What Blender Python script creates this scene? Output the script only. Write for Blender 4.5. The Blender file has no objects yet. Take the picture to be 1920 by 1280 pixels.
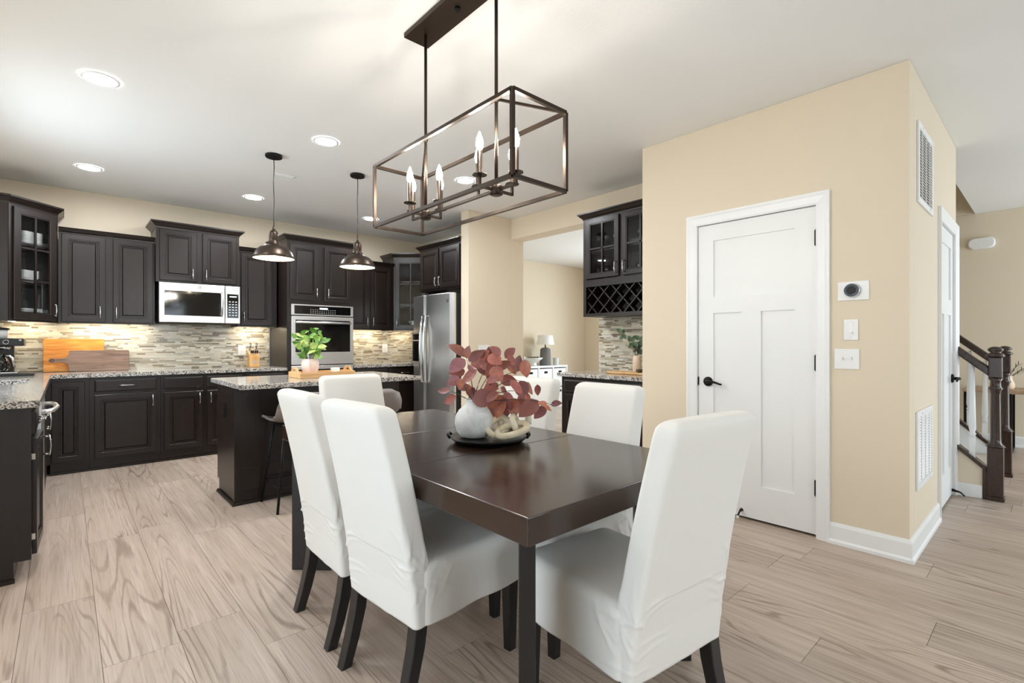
import bpy, bmesh, math, random
from mathutils import Matrix, Vector
rnd = random.Random(7)
scene = bpy.context.scene
COL = scene.collection

# ------------------------------------------------------------------ camera
FPX, THETA, HZ, HC = 925.714, math.radians(42.17), 642.0, 1.2
FW = (math.sin(THETA), math.cos(THETA)); RT = (math.cos(THETA), -math.sin(THETA))
cam = bpy.data.cameras.new('camera'); camo = bpy.data.objects.new('camera', cam); COL.objects.link(camo)
camo.location = (0, 0, HC); camo.rotation_euler = (math.pi/2, 0, -THETA)
cam.sensor_width = 36; cam.lens = FPX/1920*36; cam.shift_y = (HZ-640)/1920; cam.clip_start = .05
scene.camera = camo

# ------------------------------------------------------------------ world, daylight, exposure
vs = scene.view_settings
vs.view_transform = 'Standard'; vs.look = 'None'; vs.gamma = 1; vs.use_curve_mapping = False; vs.exposure = -0.38
W = bpy.data.worlds.new('world'); scene.world = W; W.use_nodes = True
bg = W.node_tree.nodes['Background']; bg.inputs[0].default_value = (.80, .90, 1, 1); bg.inputs[1].default_value = 2.2
DAY = 1.0        # daylight through the windows
def window_light(name, loc, rot, sx, sy, power, col=(.82, .915, 1)):
    l = bpy.data.lights.new(name, 'AREA'); l.shape = 'RECTANGLE'; l.size = sx; l.size_y = sy; l.energy = power*DAY; l.color = col
    o = bpy.data.objects.new(name, l); COL.objects.link(o); o.location = loc; o.rotation_euler = rot
    return o
H2 = math.pi/2; TILT = math.radians(24)
# each stands outside its window's glass, tipped towards the floor as sky light falls
window_light('sliding_door_left_offscreen', (-1.17, 1.2, 1.08), (0, -H2+TILT, 0), 2.0, 2.1, 24)
window_light('sink_window_left_offscreen', (-1.01, 4.5, 1.70), (0, -H2+TILT, 0), 1.2, 1.15, 72)
window_light('window_behind_camera_offscreen', (1.2, -3.02, 1.47), (H2-TILT, 0, 0), 2.2, 1.6, 62)
window_light('window_behind_table_offscreen', (4.2, -3.02, 1.47), (H2-TILT, 0, 0), 2.2, 1.6, 36)
window_light('front_door_glass_offscreen', (7.0, -2.92, 1.25), (H2-TILT*.5, 0, 0), 1.5, 2.2, 130)
window_light('far_room_window_offscreen', (8.39, 4.3, 1.5), (0, H2-TILT*.5, 0), 1.9, 1.6, 195)

# ------------------------------------------------------------------ pixel helpers (photo 1920x1280)
def ray(u, v):
    a = (u-960)/FPX; return (FW[0]+a*RT[0], FW[1]+a*RT[1], (HZ-v)/FPX)
def atz(u, v, z): d = ray(u, v); t = (z-HC)/d[2]; return Vector((d[0]*t, d[1]*t, z))
def atx(u, v, X): d = ray(u, v); t = X/d[0]; return Vector((X, d[1]*t, HC+d[2]*t))
def aty(u, v, Y): d = ray(u, v); t = Y/d[1]; return Vector((d[0]*t, Y, HC+d[2]*t))
def atw(u, v, w): d = ray(u, v); return Vector((d[0]*w, d[1]*w, HC+d[2]*w))

# ------------------------------------------------------------------ materials
M = {}
def lin(c):
    f = lambda s: s/12.92 if s <= .04045 else ((s+.055)/1.055)**2.4
    return tuple(f(x/255) for x in c)+(1,)
class Mat:
    def __init__(s, name):
        s.m = bpy.data.materials.new(name); s.m.use_nodes = True; s.t = s.m.node_tree; s.n = s.t.nodes; s.l = s.t.links
        s.b = s.n['Principled BSDF']; M[name] = s.m
    def node(s, t, **kw):
        n = s.n.new(t)
        for k, v in kw.items():
            if k in n.inputs: n.inputs[k].default_value = v
            else: setattr(n, k, v)
        return n
    def set(s, **kw):
        for k, v in kw.items(): s.b.inputs[k.replace('_', ' ')].default_value = v
        return s
    def link(s, a, b): s.l.new(a, b)
    def coord(s, scale=(1, 1, 1), which='Object', rand=False):
        tc = s.node('ShaderNodeTexCoord'); mp = s.node('ShaderNodeMapping'); mp.inputs['Scale'].default_value = scale
        src = tc.outputs[which]
        if rand:
            oi = s.node('ShaderNodeObjectInfo'); mu = s.node('ShaderNodeVectorMath', operation='SCALE'); mu.inputs[0].default_value = (37, 53, 19)
            s.link(oi.outputs['Random'], mu.inputs['Scale']); ad = s.node('ShaderNodeVectorMath', operation='ADD')
            s.link(src, ad.inputs[0]); s.link(mu.outputs[0], ad.inputs[1]); src = ad.outputs[0]
        s.link(src, mp.inputs['Vector']); return mp.outputs[0]
    def noise(s, vec, scale, detail=3, rough=.5, dist=0):
        n = s.node('ShaderNodeTexNoise'); n.inputs['Scale'].default_value = scale; n.inputs['Detail'].default_value = detail
        n.inputs['Roughness'].default_value = rough; n.inputs['Distortion'].default_value = dist
        if vec is not None: s.link(vec, n.inputs['Vector'])
        return n
    def ramp(s, fac, stops):
        r = s.node('ShaderNodeValToRGB'); e = r.color_ramp.elements
        while len(e) < len(stops): e.new(.5)
        for i, (p, c) in enumerate(stops): e[i].position = p; e[i].color = c
        s.link(fac, r.inputs[0]); return r.outputs[0]
    def bump(s, h, strength=.2, dist=.002):
        b = s.node('ShaderNodeBump'); b.inputs['Strength'].default_value = strength; b.inputs['Distance'].default_value = dist
        s.link(h, b.inputs['Height']); s.link(b.outputs[0], s.b.inputs['Normal']); return b
def plain(name, rgb, rough=.5, metal=0, **kw):
    m = Mat(name).set(Base_Color=lin(rgb), Roughness=rough, Metallic=metal)
    if kw: m.set(**kw)
    return m
def paint(name, rgb, rough, bscale, bs, bd=.001):
    m = plain(name, rgb, rough); v = m.coord(which='Object'); n = m.noise(v, bscale, 2); m.bump(n.outputs[0], bs, bd); return m
paint('wall_paint', (226, 212, 189), .75, 220, .25)
paint('ceiling_paint', (238, 238, 236), .85, 90, .45, .002)
plain('trim_white', (240, 241, 241), .35)
plain('door_white', (238, 239, 238), .38)
plain('plastic_white', (240, 240, 238), .35)
plain('white_ceramic', (238, 238, 236), .2)
plain('black_metal', (20, 19, 19), .42, .6)
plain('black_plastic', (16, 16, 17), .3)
plain('subfloor', (168, 146, 122), .8)
plain('chrome', (205, 206, 206), .18, 1)
plain('nickel', (196, 192, 186), .28, 1)
plain('bronze', (64, 53, 45), .36, .8)
plain('grille_dark', (38, 38, 37), .7)
plain('carpet', (196, 186, 172), .95)
plain('black_glass', (9, 9, 10), .06)
plain('clear_plastic', (225, 226, 226), .15)
plain('rubber_white', (232, 228, 216), .6)
plain('pot_pink', (238, 214, 204), .45)
plain('vase_cream', (226, 203, 178), .5)
plain('lamp_grey', (112, 112, 110), .7)
plain('stem_brown', (74, 62, 44), .7)
plain('fruit_dark', (74, 66, 44), .6)
m = plain('lamp_shade_white', (240, 239, 236), .8); m.set(Subsurface_Weight=.0)
plain('stool_grey', (122, 112, 106), .55)
# emission
def emit(name, col, st):
    m = Mat(name); m.set(Base_Color=(col[0], col[1], col[2], 1), Emission_Color=(col[0], col[1], col[2], 1), Emission_Strength=st); return m
emit('bulb_glow', (1, .93, .83), 330)
emit('can_glow', (.93, .96, 1), 450)
emit('strip_glow', (1, .86, .64), 95)
emit('pendant_glow', (1, .86, .62), 160)
emit('display_glow', (.75, .85, .9), .6)
# espresso cabinet wood
def stained(name, c1, c2, rough, axis=(14, 14, 1.2), coat=.25):
    m = Mat(name); v = m.coord(axis, rand=True); n = m.noise(v, 3.2, 5, .6, .6)
    f = m.noise(m.coord((90, 90, 6)), 3, 2)
    mx = m.node('ShaderNodeMix', data_type='FLOAT'); mx.inputs[0].default_value = .35
    m.link(n.outputs[0], mx.inputs[2]); m.link(f.outputs[0], mx.inputs[3])
    m.link(m.ramp(mx.outputs[0], [(.3, lin(c1)), (.72, lin(c2))]), m.b.inputs['Base Color'])
    m.set(Roughness=rough, Coat_Weight=coat, Coat_Roughness=.2); m.bump(mx.outputs[0], .08, .0006); return m
stained('espresso', (23, 17, 14), (38, 28, 23), .34, coat=.10).set(Specular_IOR_Level=.42)
stained('stair_wood', (38, 22, 14), (62, 38, 25), .25)
stained('table_wood', (36, 23, 17), (58, 39, 29), .2, (16, 1.3, 14), .2)
m = stained('chair_leg_black', (16, 15, 15), (26, 24, 24), .4)
def wood(name, c1, c2, c3, scale=(1.5, 14, 14), rough=.5):
    m = Mat(name); v = m.coord(scale, rand=True); n = m.noise(v, 2.4, 5, .6, .8)
    m.link(m.ramp(n.outputs[0], [(.28, lin(c1)), (.5, lin(c2)), (.74, lin(c3))]), m.b.inputs['Base Color']); m.set(Roughness=rough); m.bump(n.outputs[0], .1, .0006); return m
wood('board_amber', (176, 104, 34), (212, 138, 52), (232, 178, 96))
wood('board_walnut', (104, 82, 70), (138, 112, 98), (160, 134, 118))
wood('tray_wood', (196, 146, 92), (216, 172, 118), (230, 194, 148))
wood('block_wood', (206, 150, 84), (222, 172, 108), (232, 190, 134), (10, 10, 1))
wood('console_top', (152, 122, 96), (176, 146, 118), (196, 168, 140))
wood('pale_wood', (208, 192, 160), (224, 210, 182), (236, 226, 204), (5, 5, 5), .6)
# floor planks
m = Mat('plank_wood')
v = m.coord((1, 1, 1), rand=True)
def sc(vec, s3):
    mp = m.node('ShaderNodeMapping'); mp.inputs['Scale'].default_value = s3; m.link(vec, mp.inputs['Vector']); return mp.outputs[0]
big = m.noise(sc(v, (5.0, .40, 1)), 1.0, 1.2, .4, .25)
mul = m.node('ShaderNodeMath', operation='MULTIPLY'); mul.inputs[1].default_value = 150; m.link(big.outputs[0], mul.inputs[0])
wob = m.noise(sc(v, (60, 10, 1)), 1, 2); ad = m.node('ShaderNodeMath', operation='MULTIPLY_ADD'); ad.inputs[1].default_value = 1.6; m.link(wob.outputs[0], ad.inputs[0]); m.link(mul.outputs[0], ad.inputs[2])
sn = m.node('ShaderNodeMath', operation='SINE'); m.link(ad.outputs[0], sn.inputs[0])
rings = m.node('ShaderNodeMapRange'); rings.inputs['From Min'].default_value = .45; rings.inputs['From Max'].default_value = 1; m.link(sn.outputs[0], rings.inputs['Value'])
mask = m.noise(sc(v, (4, 1.1, 1)), 1.3, 2); mk = m.node('ShaderNodeMapRange'); mk.inputs['From Min'].default_value = .46; mk.inputs['From Max'].default_value = .64; m.link(mask.outputs[0], mk.inputs['Value'])
rm = m.node('ShaderNodeMath', operation='MULTIPLY'); m.link(rings.outputs[0], rm.inputs[0]); m.link(mk.outputs[0], rm.inputs[1])
fib = m.noise(sc(v, (150, 3.2, 1)), 1, 3, .6)
fib2 = m.noise(sc(v, (26, .8, 1)), 1, 3, .6)
base = m.ramp(fib2.outputs[0], [(.25, lin((172, 154, 138))), (.5, lin((188, 170, 155))), (.78, lin((203, 187, 174)))])
def mixc(a, fac, colr, k, mode='MIX'):
    mu = m.node('ShaderNodeMath', operation='MULTIPLY'); mu.inputs[1].default_value = k; m.link(fac, mu.inputs[0])
    x = m.node('ShaderNodeMix', data_type='RGBA', blend_type=mode); m.link(mu.outputs[0], x.inputs[0]); m.link(a, x.inputs[6]); x.inputs[7].default_value = colr; return x.outputs[2]
fr = m.node('ShaderNodeMapRange'); fr.inputs['From Min'].default_value = .48; fr.inputs['From Max'].default_value = .75; m.link(fib.outputs[0], fr.inputs['Value'])
c = mixc(base, fr.outputs[0], lin((134, 112, 96)), .55)
c = mixc(c, rm.outputs[0], lin((120, 99, 84)), .66)
oi = m.node('ShaderNodeObjectInfo'); hv = m.node('ShaderNodeHueSaturation')
vr = m.node('ShaderNodeMapRange'); vr.inputs['To Min'].default_value = .90; vr.inputs['To Max'].default_value = 1.07; m.link(oi.outputs['Random'], vr.inputs['Value'])
m.link(vr.outputs[0], hv.inputs['Value']); m.link(c, hv.inputs['Color']); m.link(hv.outputs[0], m.b.inputs['Base Color'])
m.set(Roughness=.42, Specular_IOR_Level=.4); m.bump(rm.outputs[0], .15, .0008)
# granite
m = Mat('granite'); v = m.coord()
vo = m.node('ShaderNodeTexVoronoi'); vo.inputs['Scale'].default_value = 150; m.link(v, vo.inputs['Vector'])
sp = m.node('ShaderNodeSeparateColor'); m.link(vo.outputs['Color'], sp.inputs[0])
big = m.noise(v, 26, 3); av = m.node('ShaderNodeMath', operation='MULTIPLY_ADD'); av.inputs[1].default_value = .55; m.link(sp.outputs[0], av.inputs[0])
hb = m.node('ShaderNodeMath', operation='MULTIPLY'); hb.inputs[1].default_value = .5; m.link(big.outputs[0], hb.inputs[0]); m.link(hb.outputs[0], av.inputs[2])
m.link(m.ramp(av.outputs[0], [(.22, lin((34, 34, 38))), (.38, lin((98, 95, 92))), (.52, lin((168, 162, 156))), (.74, lin((210, 206, 200)))]), m.b.inputs['Base Color'])
m.set(Roughness=.1, Specular_IOR_Level=.6)
# stainless
m = Mat('stainless'); v = m.coord((1, 1, 60)); n = m.noise(v, 6, 3); m.set(Base_Color=lin((226, 226, 225)), Metallic=1)
rr = m.node('ShaderNodeMapRange'); rr.inputs['To Min'].default_value = .29; rr.inputs['To Max'].default_value = .34; m.link(n.outputs[0], rr.inputs['Value']); m.link(rr.outputs[0], m.b.inputs['Roughness'])
# backsplash mosaic: colour from the per-tile attribute
m = Mat('mosaic'); at = m.node('ShaderNodeAttribute'); at.attribute_name = 'tone'
m.link(m.ramp(at.outputs['Fac'], [(0, lin((120, 112, 98))), (.14, lin((150, 138, 118))), (.3, lin((196, 186, 164))), (.5, lin((216, 209, 192))), (.7, lin((170, 168, 156))), (.84, lin((226, 222, 210))), (1, lin((146, 134, 110)))]), m.b.inputs['Base Color'])
m.set(Roughness=.14)
plain('grout', (206, 200, 186), .8)
# fabric
m = Mat('slipcover'); v = m.coord(); n = m.noise(v, 420, 2); n2 = m.noise(v, 7, 3, .5, .4)
mx = m.node('ShaderNodeMath', operation='MULTIPLY_ADD'); mx.inputs[1].default_value = .12; m.link(n.outputs[0], mx.inputs[0]); m.link(n2.outputs[0], mx.inputs[2])
m.set(Base_Color=lin((232, 229, 223)), Roughness=.85, Sheen_Weight=.15); m.bump(mx.outputs[0], .32, .007)
# leaves
def leafmat(name, stops, alt, rough=.45):
    m = Mat(name); oi = m.node('ShaderNodeObjectInfo'); r = m.ramp(oi.outputs['Random'], stops); n = m.noise(m.coord((1, 1, 1), rand=True), 2.6, 4, .6)
    mr = m.node('ShaderNodeMapRange'); mr.inputs['From Min'].default_value = .38; mr.inputs['From Max'].default_value = .68; m.link(n.outputs[0], mr.inputs['Value'])
    mu = m.node('ShaderNodeMath', operation='MULTIPLY'); mu.inputs[1].default_value = .75; m.link(mr.outputs[0], mu.inputs[0])
    x = m.node('ShaderNodeMix', data_type='RGBA'); m.link(mu.outputs[0], x.inputs[0]); m.link(r, x.inputs[6]); x.inputs[7].default_value = lin(alt)
    m.link(x.outputs[2], m.b.inputs['Base Color']); m.set(Roughness=rough)
leafmat('leaf_red', [(0, lin((116, 66, 64))), (.25, lin((186, 104, 84))), (.5, lin((150, 98, 104))), (.75, lin((210, 124, 80))), (1, lin((104, 58, 58)))], (132, 84, 84))
leafmat('leaf_green', [(0, lin((58, 108, 44))), (.35, lin((110, 158, 62))), (.65, lin((158, 188, 88))), (.9, lin((196, 206, 112))), (1, lin((40, 78, 44)))], (128, 170, 84))
leafmat('leaf_dark', [(0, lin((40, 62, 36))), (1, lin((70, 94, 54)))], (58, 84, 50))
# plaster vase
m = Mat('plaster'); v = m.coord(); n = m.noise(v, 14, 5, .65, .6); m.link(m.ramp(n.outputs[0], [(.3, lin((198, 198, 197))), (.6, lin((228, 228, 226)))]), m.b.inputs['Base Color']); m.set(Roughness=.85); m.bump(n.outputs[0], .5, .004)
# thin pane
m = Mat('pane'); tr = m.node('ShaderNodeBsdfTransparent'); tr.inputs[0].default_value = (.93, .95, .95, 1); gl = m.node('ShaderNodeBsdfGlossy'); gl.inputs['Roughness'].default_value = .02
lw = m.node('ShaderNodeLayerWeight'); pw = m.node('ShaderNodeMath', operation='POWER'); pw.inputs[1].default_value = 4; m.link(lw.outputs['Facing'], pw.inputs[0]); fz = m.node('ShaderNodeMath', operation='MULTIPLY_ADD'); fz.inputs[1].default_value = .75; fz.inputs[2].default_value = .045; m.link(pw.outputs[0], fz.inputs[0]); mxs = m.node('ShaderNodeMixShader'); m.link(fz.outputs[0], mxs.inputs[0]); m.link(tr.outputs[0], mxs.inputs[1]); m.link(gl.outputs[0], mxs.inputs[2]); m.link(mxs.outputs[0], m.n['Material Output'].inputs[0])

# ------------------------------------------------------------------ mesh helpers
class MB:
    def __init__(s): s.v = []; s.f = []; s.sm = []; s.tone = []
    def add(s, vs, fs, smooth=False, tone=0):
        o = len(s.v); s.v += [Vector(p) for p in vs]; s.f += [tuple(i+o for i in f) for f in fs]; s.sm += [smooth]*len(fs); s.tone += [tone]*len(fs); return s
    def box(s, x0, x1, y0, y1, z0, z1, tone=0):
        return s.add([(x, y, z) for z in (z0, z1) for y in (y0, y1) for x in (x0, x1)], [(0, 2, 3, 1), (4, 5, 7, 6), (0, 1, 5, 4), (2, 6, 7, 3), (0, 4, 6, 2), (1, 3, 7, 5)], False, tone)
    def fbox(s, F, u0, u1, v0, v1, n0, n1):
        return s.add([F(u, v, n) for n in (n0, n1) for v in (v0, v1) for u in (u0, u1)], [(0, 2, 3, 1), (4, 5, 7, 6), (0, 1, 5, 4), (2, 6, 7, 3), (0, 4, 6, 2), (1, 3, 7, 5)])
    def prism(s, pts, z0, z1):
        n = len(pts); return s.add([(p[0], p[1], z0) for p in pts]+[(p[0], p[1], z1) for p in pts], [tuple(range(n))[::-1], tuple(range(n, 2*n))]+[(i, (i+1) % n, n+(i+1) % n, n+i) for i in range(n)])
    def fprism(s, F, pts, n0, n1):
        n = len(pts); return s.add([F(p[0], p[1], n0) for p in pts]+[F(p[0], p[1], n1) for p in pts], [tuple(range(n))[::-1], tuple(range(n, 2*n))]+[(i, (i+1) % n, n+(i+1) % n, n+i) for i in range(n)])
    def rings(s, rr, smooth=True, cap0=True, cap1=True, closed=False):
        n = len(rr[0]); vs = [p for r in rr for p in r]; fs = []
        k = len(rr)
        for i in range(k if closed else k-1):
            for j in range(n): fs.append((i*n+j, i*n+(j+1) % n, ((i+1) % k)*n+(j+1) % n, ((i+1) % k)*n+j))
        s.add(vs, fs, smooth)
        if not closed:
            if cap0: s.add(rr[0], [tuple(range(n))[::-1]])
            if cap1: s.add(rr[-1], [tuple(range(n))])
        return s
    def lathe(s, prof, c=(0, 0, 0), n=24, smooth=True, cap0=True, cap1=True, sx=1, sy=1):
        return s.rings([[(c[0]+sx*r*math.cos(2*math.pi*j/n), c[1]+sy*r*math.sin(2*math.pi*j/n), c[2]+z) for j in range(n)] for r, z in prof], smooth, cap0, cap1)
    def tube(s, pts, r, n=8, closed=False, smooth=True):
        P = [Vector(p) for p in pts]; k = len(P); rr = []
        for i in range(k):
            a = P[(i-1) % k] if closed or i else P[i]; b = P[(i+1) % k] if closed or i < k-1 else P[i]
            t = (b-a).normalized(); up = Vector((0, 0, 1)) if abs(t.z) < .95 else Vector((1, 0, 0))
            e1 = t.cross(up).normalized(); e2 = e1.cross(t); R = r[i] if isinstance(r, (list, tuple)) else r
            rr.append([P[i]+(e1*math.cos(2*math.pi*j/n)+e2*math.sin(2*math.pi*j/n))*R for j in range(n)])
        return s.rings(rr, smooth, True, True, closed)
    def bar(s, a, b, w, h=None):
        h = h or w; a = Vector(a); b = Vector(b); t = (b-a).normalized(); up = Vector((0, 0, 1)) if abs(t.z) < .95 else Vector((1, 0, 0))
        e1 = t.cross(up).normalized()*w/2; e2 = e1.cross(t).normalized()*h/2
        return s.rings([[p-e1-e2, p+e1-e2, p+e1+e2, p-e1+e2] for p in (a, b)], False)
    def sweep(s, path, prof, closed=False):
        """plan path (list of xy); prof: list of (outward offset, z); outward = right-hand side of travel; closed profile"""
        P = [Vector((p[0], p[1])) for p in path]; k = len(P); rr = []
        for i in range(k):
            ds = []
            if closed or i: ds.append((P[i]-P[i-1]).normalized())
            if closed or i < k-1: ds.append((P[(i+1) % k]-P[i]).normalized())
            ns = [Vector((d.y, -d.x)) for d in ds]
            nn = ns[0] if len(ns) == 1 else (ns[0]+ns[1])/(1+ns[0].dot(ns[1]))
            rr.append([(P[i].x+nn.x*o, P[i].y+nn.y*o, z) for o, z in prof])
        return s.rings(rr, False, True, True, closed)
MW = {}
def wm(o): return MW.get(o.name, Matrix())
def mesh(name, mb, bevel=0, seg=2, sharp=35):
    me = bpy.data.meshes.new(name); me.from_pydata(mb.v, [], mb.f)
    for p, s_ in zip(me.polygons, mb.sm): p.use_smooth = s_
    bm = bmesh.new(); bm.from_mesh(me); bmesh.ops.remove_doubles(bm, verts=bm.verts, dist=1e-6) if any(mb.sm) else None
    bmesh.ops.recalc_face_normals(bm, faces=bm.faces)
    if bevel:
        ed = [e for e in bm.edges if len(e.link_faces) == 2 and e.calc_face_angle(0) > math.radians(sharp)]
        bmesh.ops.bevel(bm, geom=ed, offset=bevel, segments=seg, affect='EDGES', profile=.5, clamp_overlap=True)
    bm.to_mesh(me); bm.free(); return me
def obj(name, mb, mat, parent=None, bevel=0, seg=2, local=False):
    me = mesh(name, mb, bevel, seg)
    if parent is not None and not local: me.transform(wm(parent).inverted())
    me.materials.append(M[mat]); o = bpy.data.objects.new(name, me); COL.objects.link(o)
    if parent is not None: o.parent = parent; MW[o.name] = wm(parent)
    return o
def tag(o, label, cat, group=None):
    o['label'] = label; o['category'] = cat
    if group: o['group'] = group
    return o
def thing(name, label, cat, loc=(0, 0, 0), rz=0, group=None):
    o = bpy.data.objects.new(name, None); COL.objects.link(o); o.location = loc; o.rotation_euler = (0, 0, rz); o.empty_display_size = .1
    MW[o.name] = Matrix.Translation(loc) @ Matrix.Rotation(rz, 4, 'Z'); return tag(o, label, cat, group)
def single(name, mb, mat, label, cat, group=None, bevel=0, seg=2, base=None):
    """a thing that is one mesh; its origin goes to its base"""
    if base is None:
        n = len(mb.v); base = Vector((sum(p.x for p in mb.v)/n, sum(p.y for p in mb.v)/n, min(p.z for p in mb.v)))
    base = Vector(base); me = mesh(name, mb, bevel, seg); me.transform(Matrix.Translation(-base)); me.materials.append(M[mat])
    o = bpy.data.objects.new(name, me); COL.objects.link(o); o.location = base; MW[o.name] = Matrix.Translation(base); return tag(o, label, cat, group)
def struct(name, mb, mat, parent=None, bevel=0):
    o = obj(name, mb, mat, parent, bevel); o['kind'] = 'structure'; return o
def copy_tree(o, parent=None):
    c = o.copy(); COL.objects.link(c); c.parent = parent
    for ch in o.children: copy_tree(ch, c)
    return c
def Fr(O, U, N):
    O = Vector(O); U = Vector(U).normalized(); N = Vector(N).normalized(); Z = Vector((0, 0, 1))
    return lambda u, v, n: O+U*u+Z*v+N*n

# ================================================================== THE SETTING
CZ = 2.745; XL, XR, YN, YB = -.68, 8.1, -2.6, 6.67
b = MB().box(-.83, 8.25, -2.75, 6.82, -.12, -.008)
floor = struct('floor', b, 'subfloor')
PW = .2425; PL = 1.52; cache = {}
joints = {2: 2.11, 9: 1.03, 10: .347, 11: 1.037, 13: .448, 0: 2.36, 1: .93, 3: .62, -1: 1.55}
k0 = -4
for k in range(k0, 34):
    x0 = .103+PW*k; x1 = x0+PW; x0 = max(x0, XL); x1 = min(x1, XR)
    if x1-x0 < .01: continue
    j = joints.get(k, rnd.uniform(0, PL)); j -= PL*math.ceil((j-YN)/PL)
    while j < YB:
        y0 = max(j, YN); y1 = min(j+PL, YB); j += PL
        if y1-y0 < .02: continue
        if x0 > 3.55 and x1 < 5.1 and y0 > .7 and y1 < 2.1: continue
        w_, l_ = round(x1-x0-.0016, 4), round(y1-y0-.0016, 4)
        if (w_, l_) not in cache:
            me = mesh('plank', MB().box(-w_/2, w_/2, -l_/2, l_/2, -.008, 0)); me.materials.append(M['plank_wood']); cache[(w_, l_)] = me
        o = bpy.data.objects.new('plank', cache[(w_, l_)]); COL.objects.link(o); o.location = ((x0+x1)/2, (y0+y1)/2, 0); o.parent = floor
b = MB().box(-.83, 8.25, -2.75, .66, CZ, CZ+.15).box(-.83, 8.25, 2.22, 6.82, CZ, CZ+.15).box(-.83, 5.30, .66, 2.22, CZ, CZ+.15)
b.box(5.2, 8.25, .55, 2.4, 5.2, 5.3)
ceiling = struct('ceiling', b, 'ceiling_paint')
G = .0015
struct('wall_back', MB().box(-.83, 8.25, YB, YB+.15, 0, CZ-G), 'wall_paint')
b = MB().box(-.83, XL, YN-.15, .1, 0, CZ-G).box(-.83, XL, 2.3, 3.9, 0, CZ-G).box(-.83, XL, 5.1, YB-G, 0, CZ-G).box(-.83, XL, 3.9, 5.1, 0, 1.08).box(-.83, XL, 3.9, 5.1, 2.28, CZ-G).box(-.83, XL, .1, 2.3, 2.1, CZ-G)
struct('wall_left', b, 'wall_paint')
b = MB()
xs = [(-.68, .1), (2.3, 3.1), (5.3, 6.25), (7.75, 8.1)]
for a, c_ in xs: b.box(a, c_, YN-.15, YN, 0, CZ-G)
for a, c_, z0, z1 in ((.1, 2.3, .65, 2.25), (3.1, 5.3, .65, 2.25), (6.25, 7.75, 0, 2.4)):
    if z0: b.box(a, c_, YN-.15, YN, 0, z0)
    b.box(a, c_, YN-.15, YN, z1, CZ-G)
struct('wall_near', b, 'wall_paint')
b = MB().box(XR, XR+.15, YN-.15, 3.5, 0, CZ-G).box(XR, XR+.15, 5.1, YB-G, 0, CZ-G).box(XR, XR+.15, 3.5, 5.1, 0, .55).box(XR, XR+.15, 3.5, 5.1, 2.45, CZ-G)
b.box(XR, XR+.15, .66, 2.22, CZ, 5.2).box(5.15, 8.25, .55, .66, CZ+.15, 5.2)
struct('wall_right', b, 'wall_paint')
b = MB().box(4.15, 4.36, 4.6, YB-G, 0, CZ-G).box(4.15, 4.36, 3.22, 4.6, 2.489, CZ-G).box(4.15, 4.36, 2.22+G, 3.22, 0, CZ-G)
struct('wall_kitchen', b, 'wall_paint')
struct('wall_fridge', MB().box(3.484, 4.15-G, 4.60, 4.745, 0, CZ-G), 'wall_paint')
b = MB().box(3.415, 3.53, .54, .985, 0, CZ-G).box(3.415, 3.53, 1.765, 2.22, 0, CZ-G).box(3.415, 3.53, .985, 1.765, 2.05, CZ-G)
struct('wall_pantry', b, 'wall_paint')
b = MB()
for xa, xb, za, zb in ((3.53+G, 3.655, 0, CZ-G), (4.05, 4.42, 0, CZ-G), (3.655, 4.05, 0, .395), (3.655, 4.05, .765, 2.045), (3.655, 4.05, 2.435, CZ-G)): b.box(xa, xb, .54, .655, za, zb)
b.box(4.42, 5.20, .54, .655, 2.05, CZ-G).box(5.20, 5.25, .54, .655, 0, CZ-G).box(5.135, 5.25, .655, 2.105, 0, CZ-G)
struct('wall_hall', b, 'wall_paint')
struct('wall_stair', MB().box(3.53+G, 8.1-G, 2.105, 2.22, 0, CZ-G).box(5.2, 8.1-G, 2.105, 2.22, CZ, 5.2).box(5.15, 5.25, .66, 2.105, CZ+.151, 5.2), 'wall_paint')
# baseboards
BBP = [(0, 0), (.022, 0), (.022, .018), (.014, .03), (.013, .105), (.006, .125), (0, .125)]
def bboard(name, paths):
    b = MB()
    for p in paths: b.sweep(p, BBP)
    return struct(name, b, 'trim_white')
bboard('baseboard_pantry', [[(3.415, 2.22), (3.415, 1.835)], [(4.355, .54), (3.415, .54), (3.415, .932)][::-1]])
bboard('baseboard_hall', [[(5.25, .54), (5.262, .54)]])
bboard('baseboard_back', [[(4.361, 6.67), (5.93, 6.67)], [(7.12, 6.67), (8.09, 6.67)]])
bboard('baseboard_right', [[(8.1, 2.1), (8.1, -2.6)], [(8.1, 6.64), (8.1, 2.23)]])
bboard('baseboard_fridge', [[(3.484, 4.74), (3.484, 4.6), (4.15, 4.6)]])
# windows (behind the camera and out of sight): frames, mullions, panes
def window(name, F, w, z0, z1, nx, nz):
    fr_ = MB(); t = .05
    for (u0, u1, v0, v1) in ((0, t, z0, z1), (w-t, w, z0, z1), (t, w-t, z0, z0+t), (t, w-t, z1-t, z1)): fr_.fbox(F, u0, u1, v0, v1, -.06, 0)
    o = struct(name, fr_, 'trim_white')
    mu = MB()
    for i in range(1, nx): mu.fbox(F, w*i/nx-.02, w*i/nx+.02, z0+t, z1-t, -.05, -.01)
    for i in range(1, nz): z = z0+(z1-z0)*i/nz; mu.fbox(F, t, w-t, z-.012, z+.012, -.048, -.014)
    if mu.v: obj('mullion', mu, 'trim_white', o)
    for i in range(nx):
        for k in range(nz): obj('glass_pane', MB().add([F(w*(i+a_)/nx, z0+(z1-z0)*(k+b_)/nz, -.032) for a_, b_ in ((.03, .03), (.97, .03), (.97, .97), (.03, .97))], [(0, 1, 2, 3)]), 'pane', o)
    return o
window('window_1', Fr((.1, YN-.03, 0), (1, 0, 0), (0, 1, 0)), 2.2, .65, 2.25, 2, 2)
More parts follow.
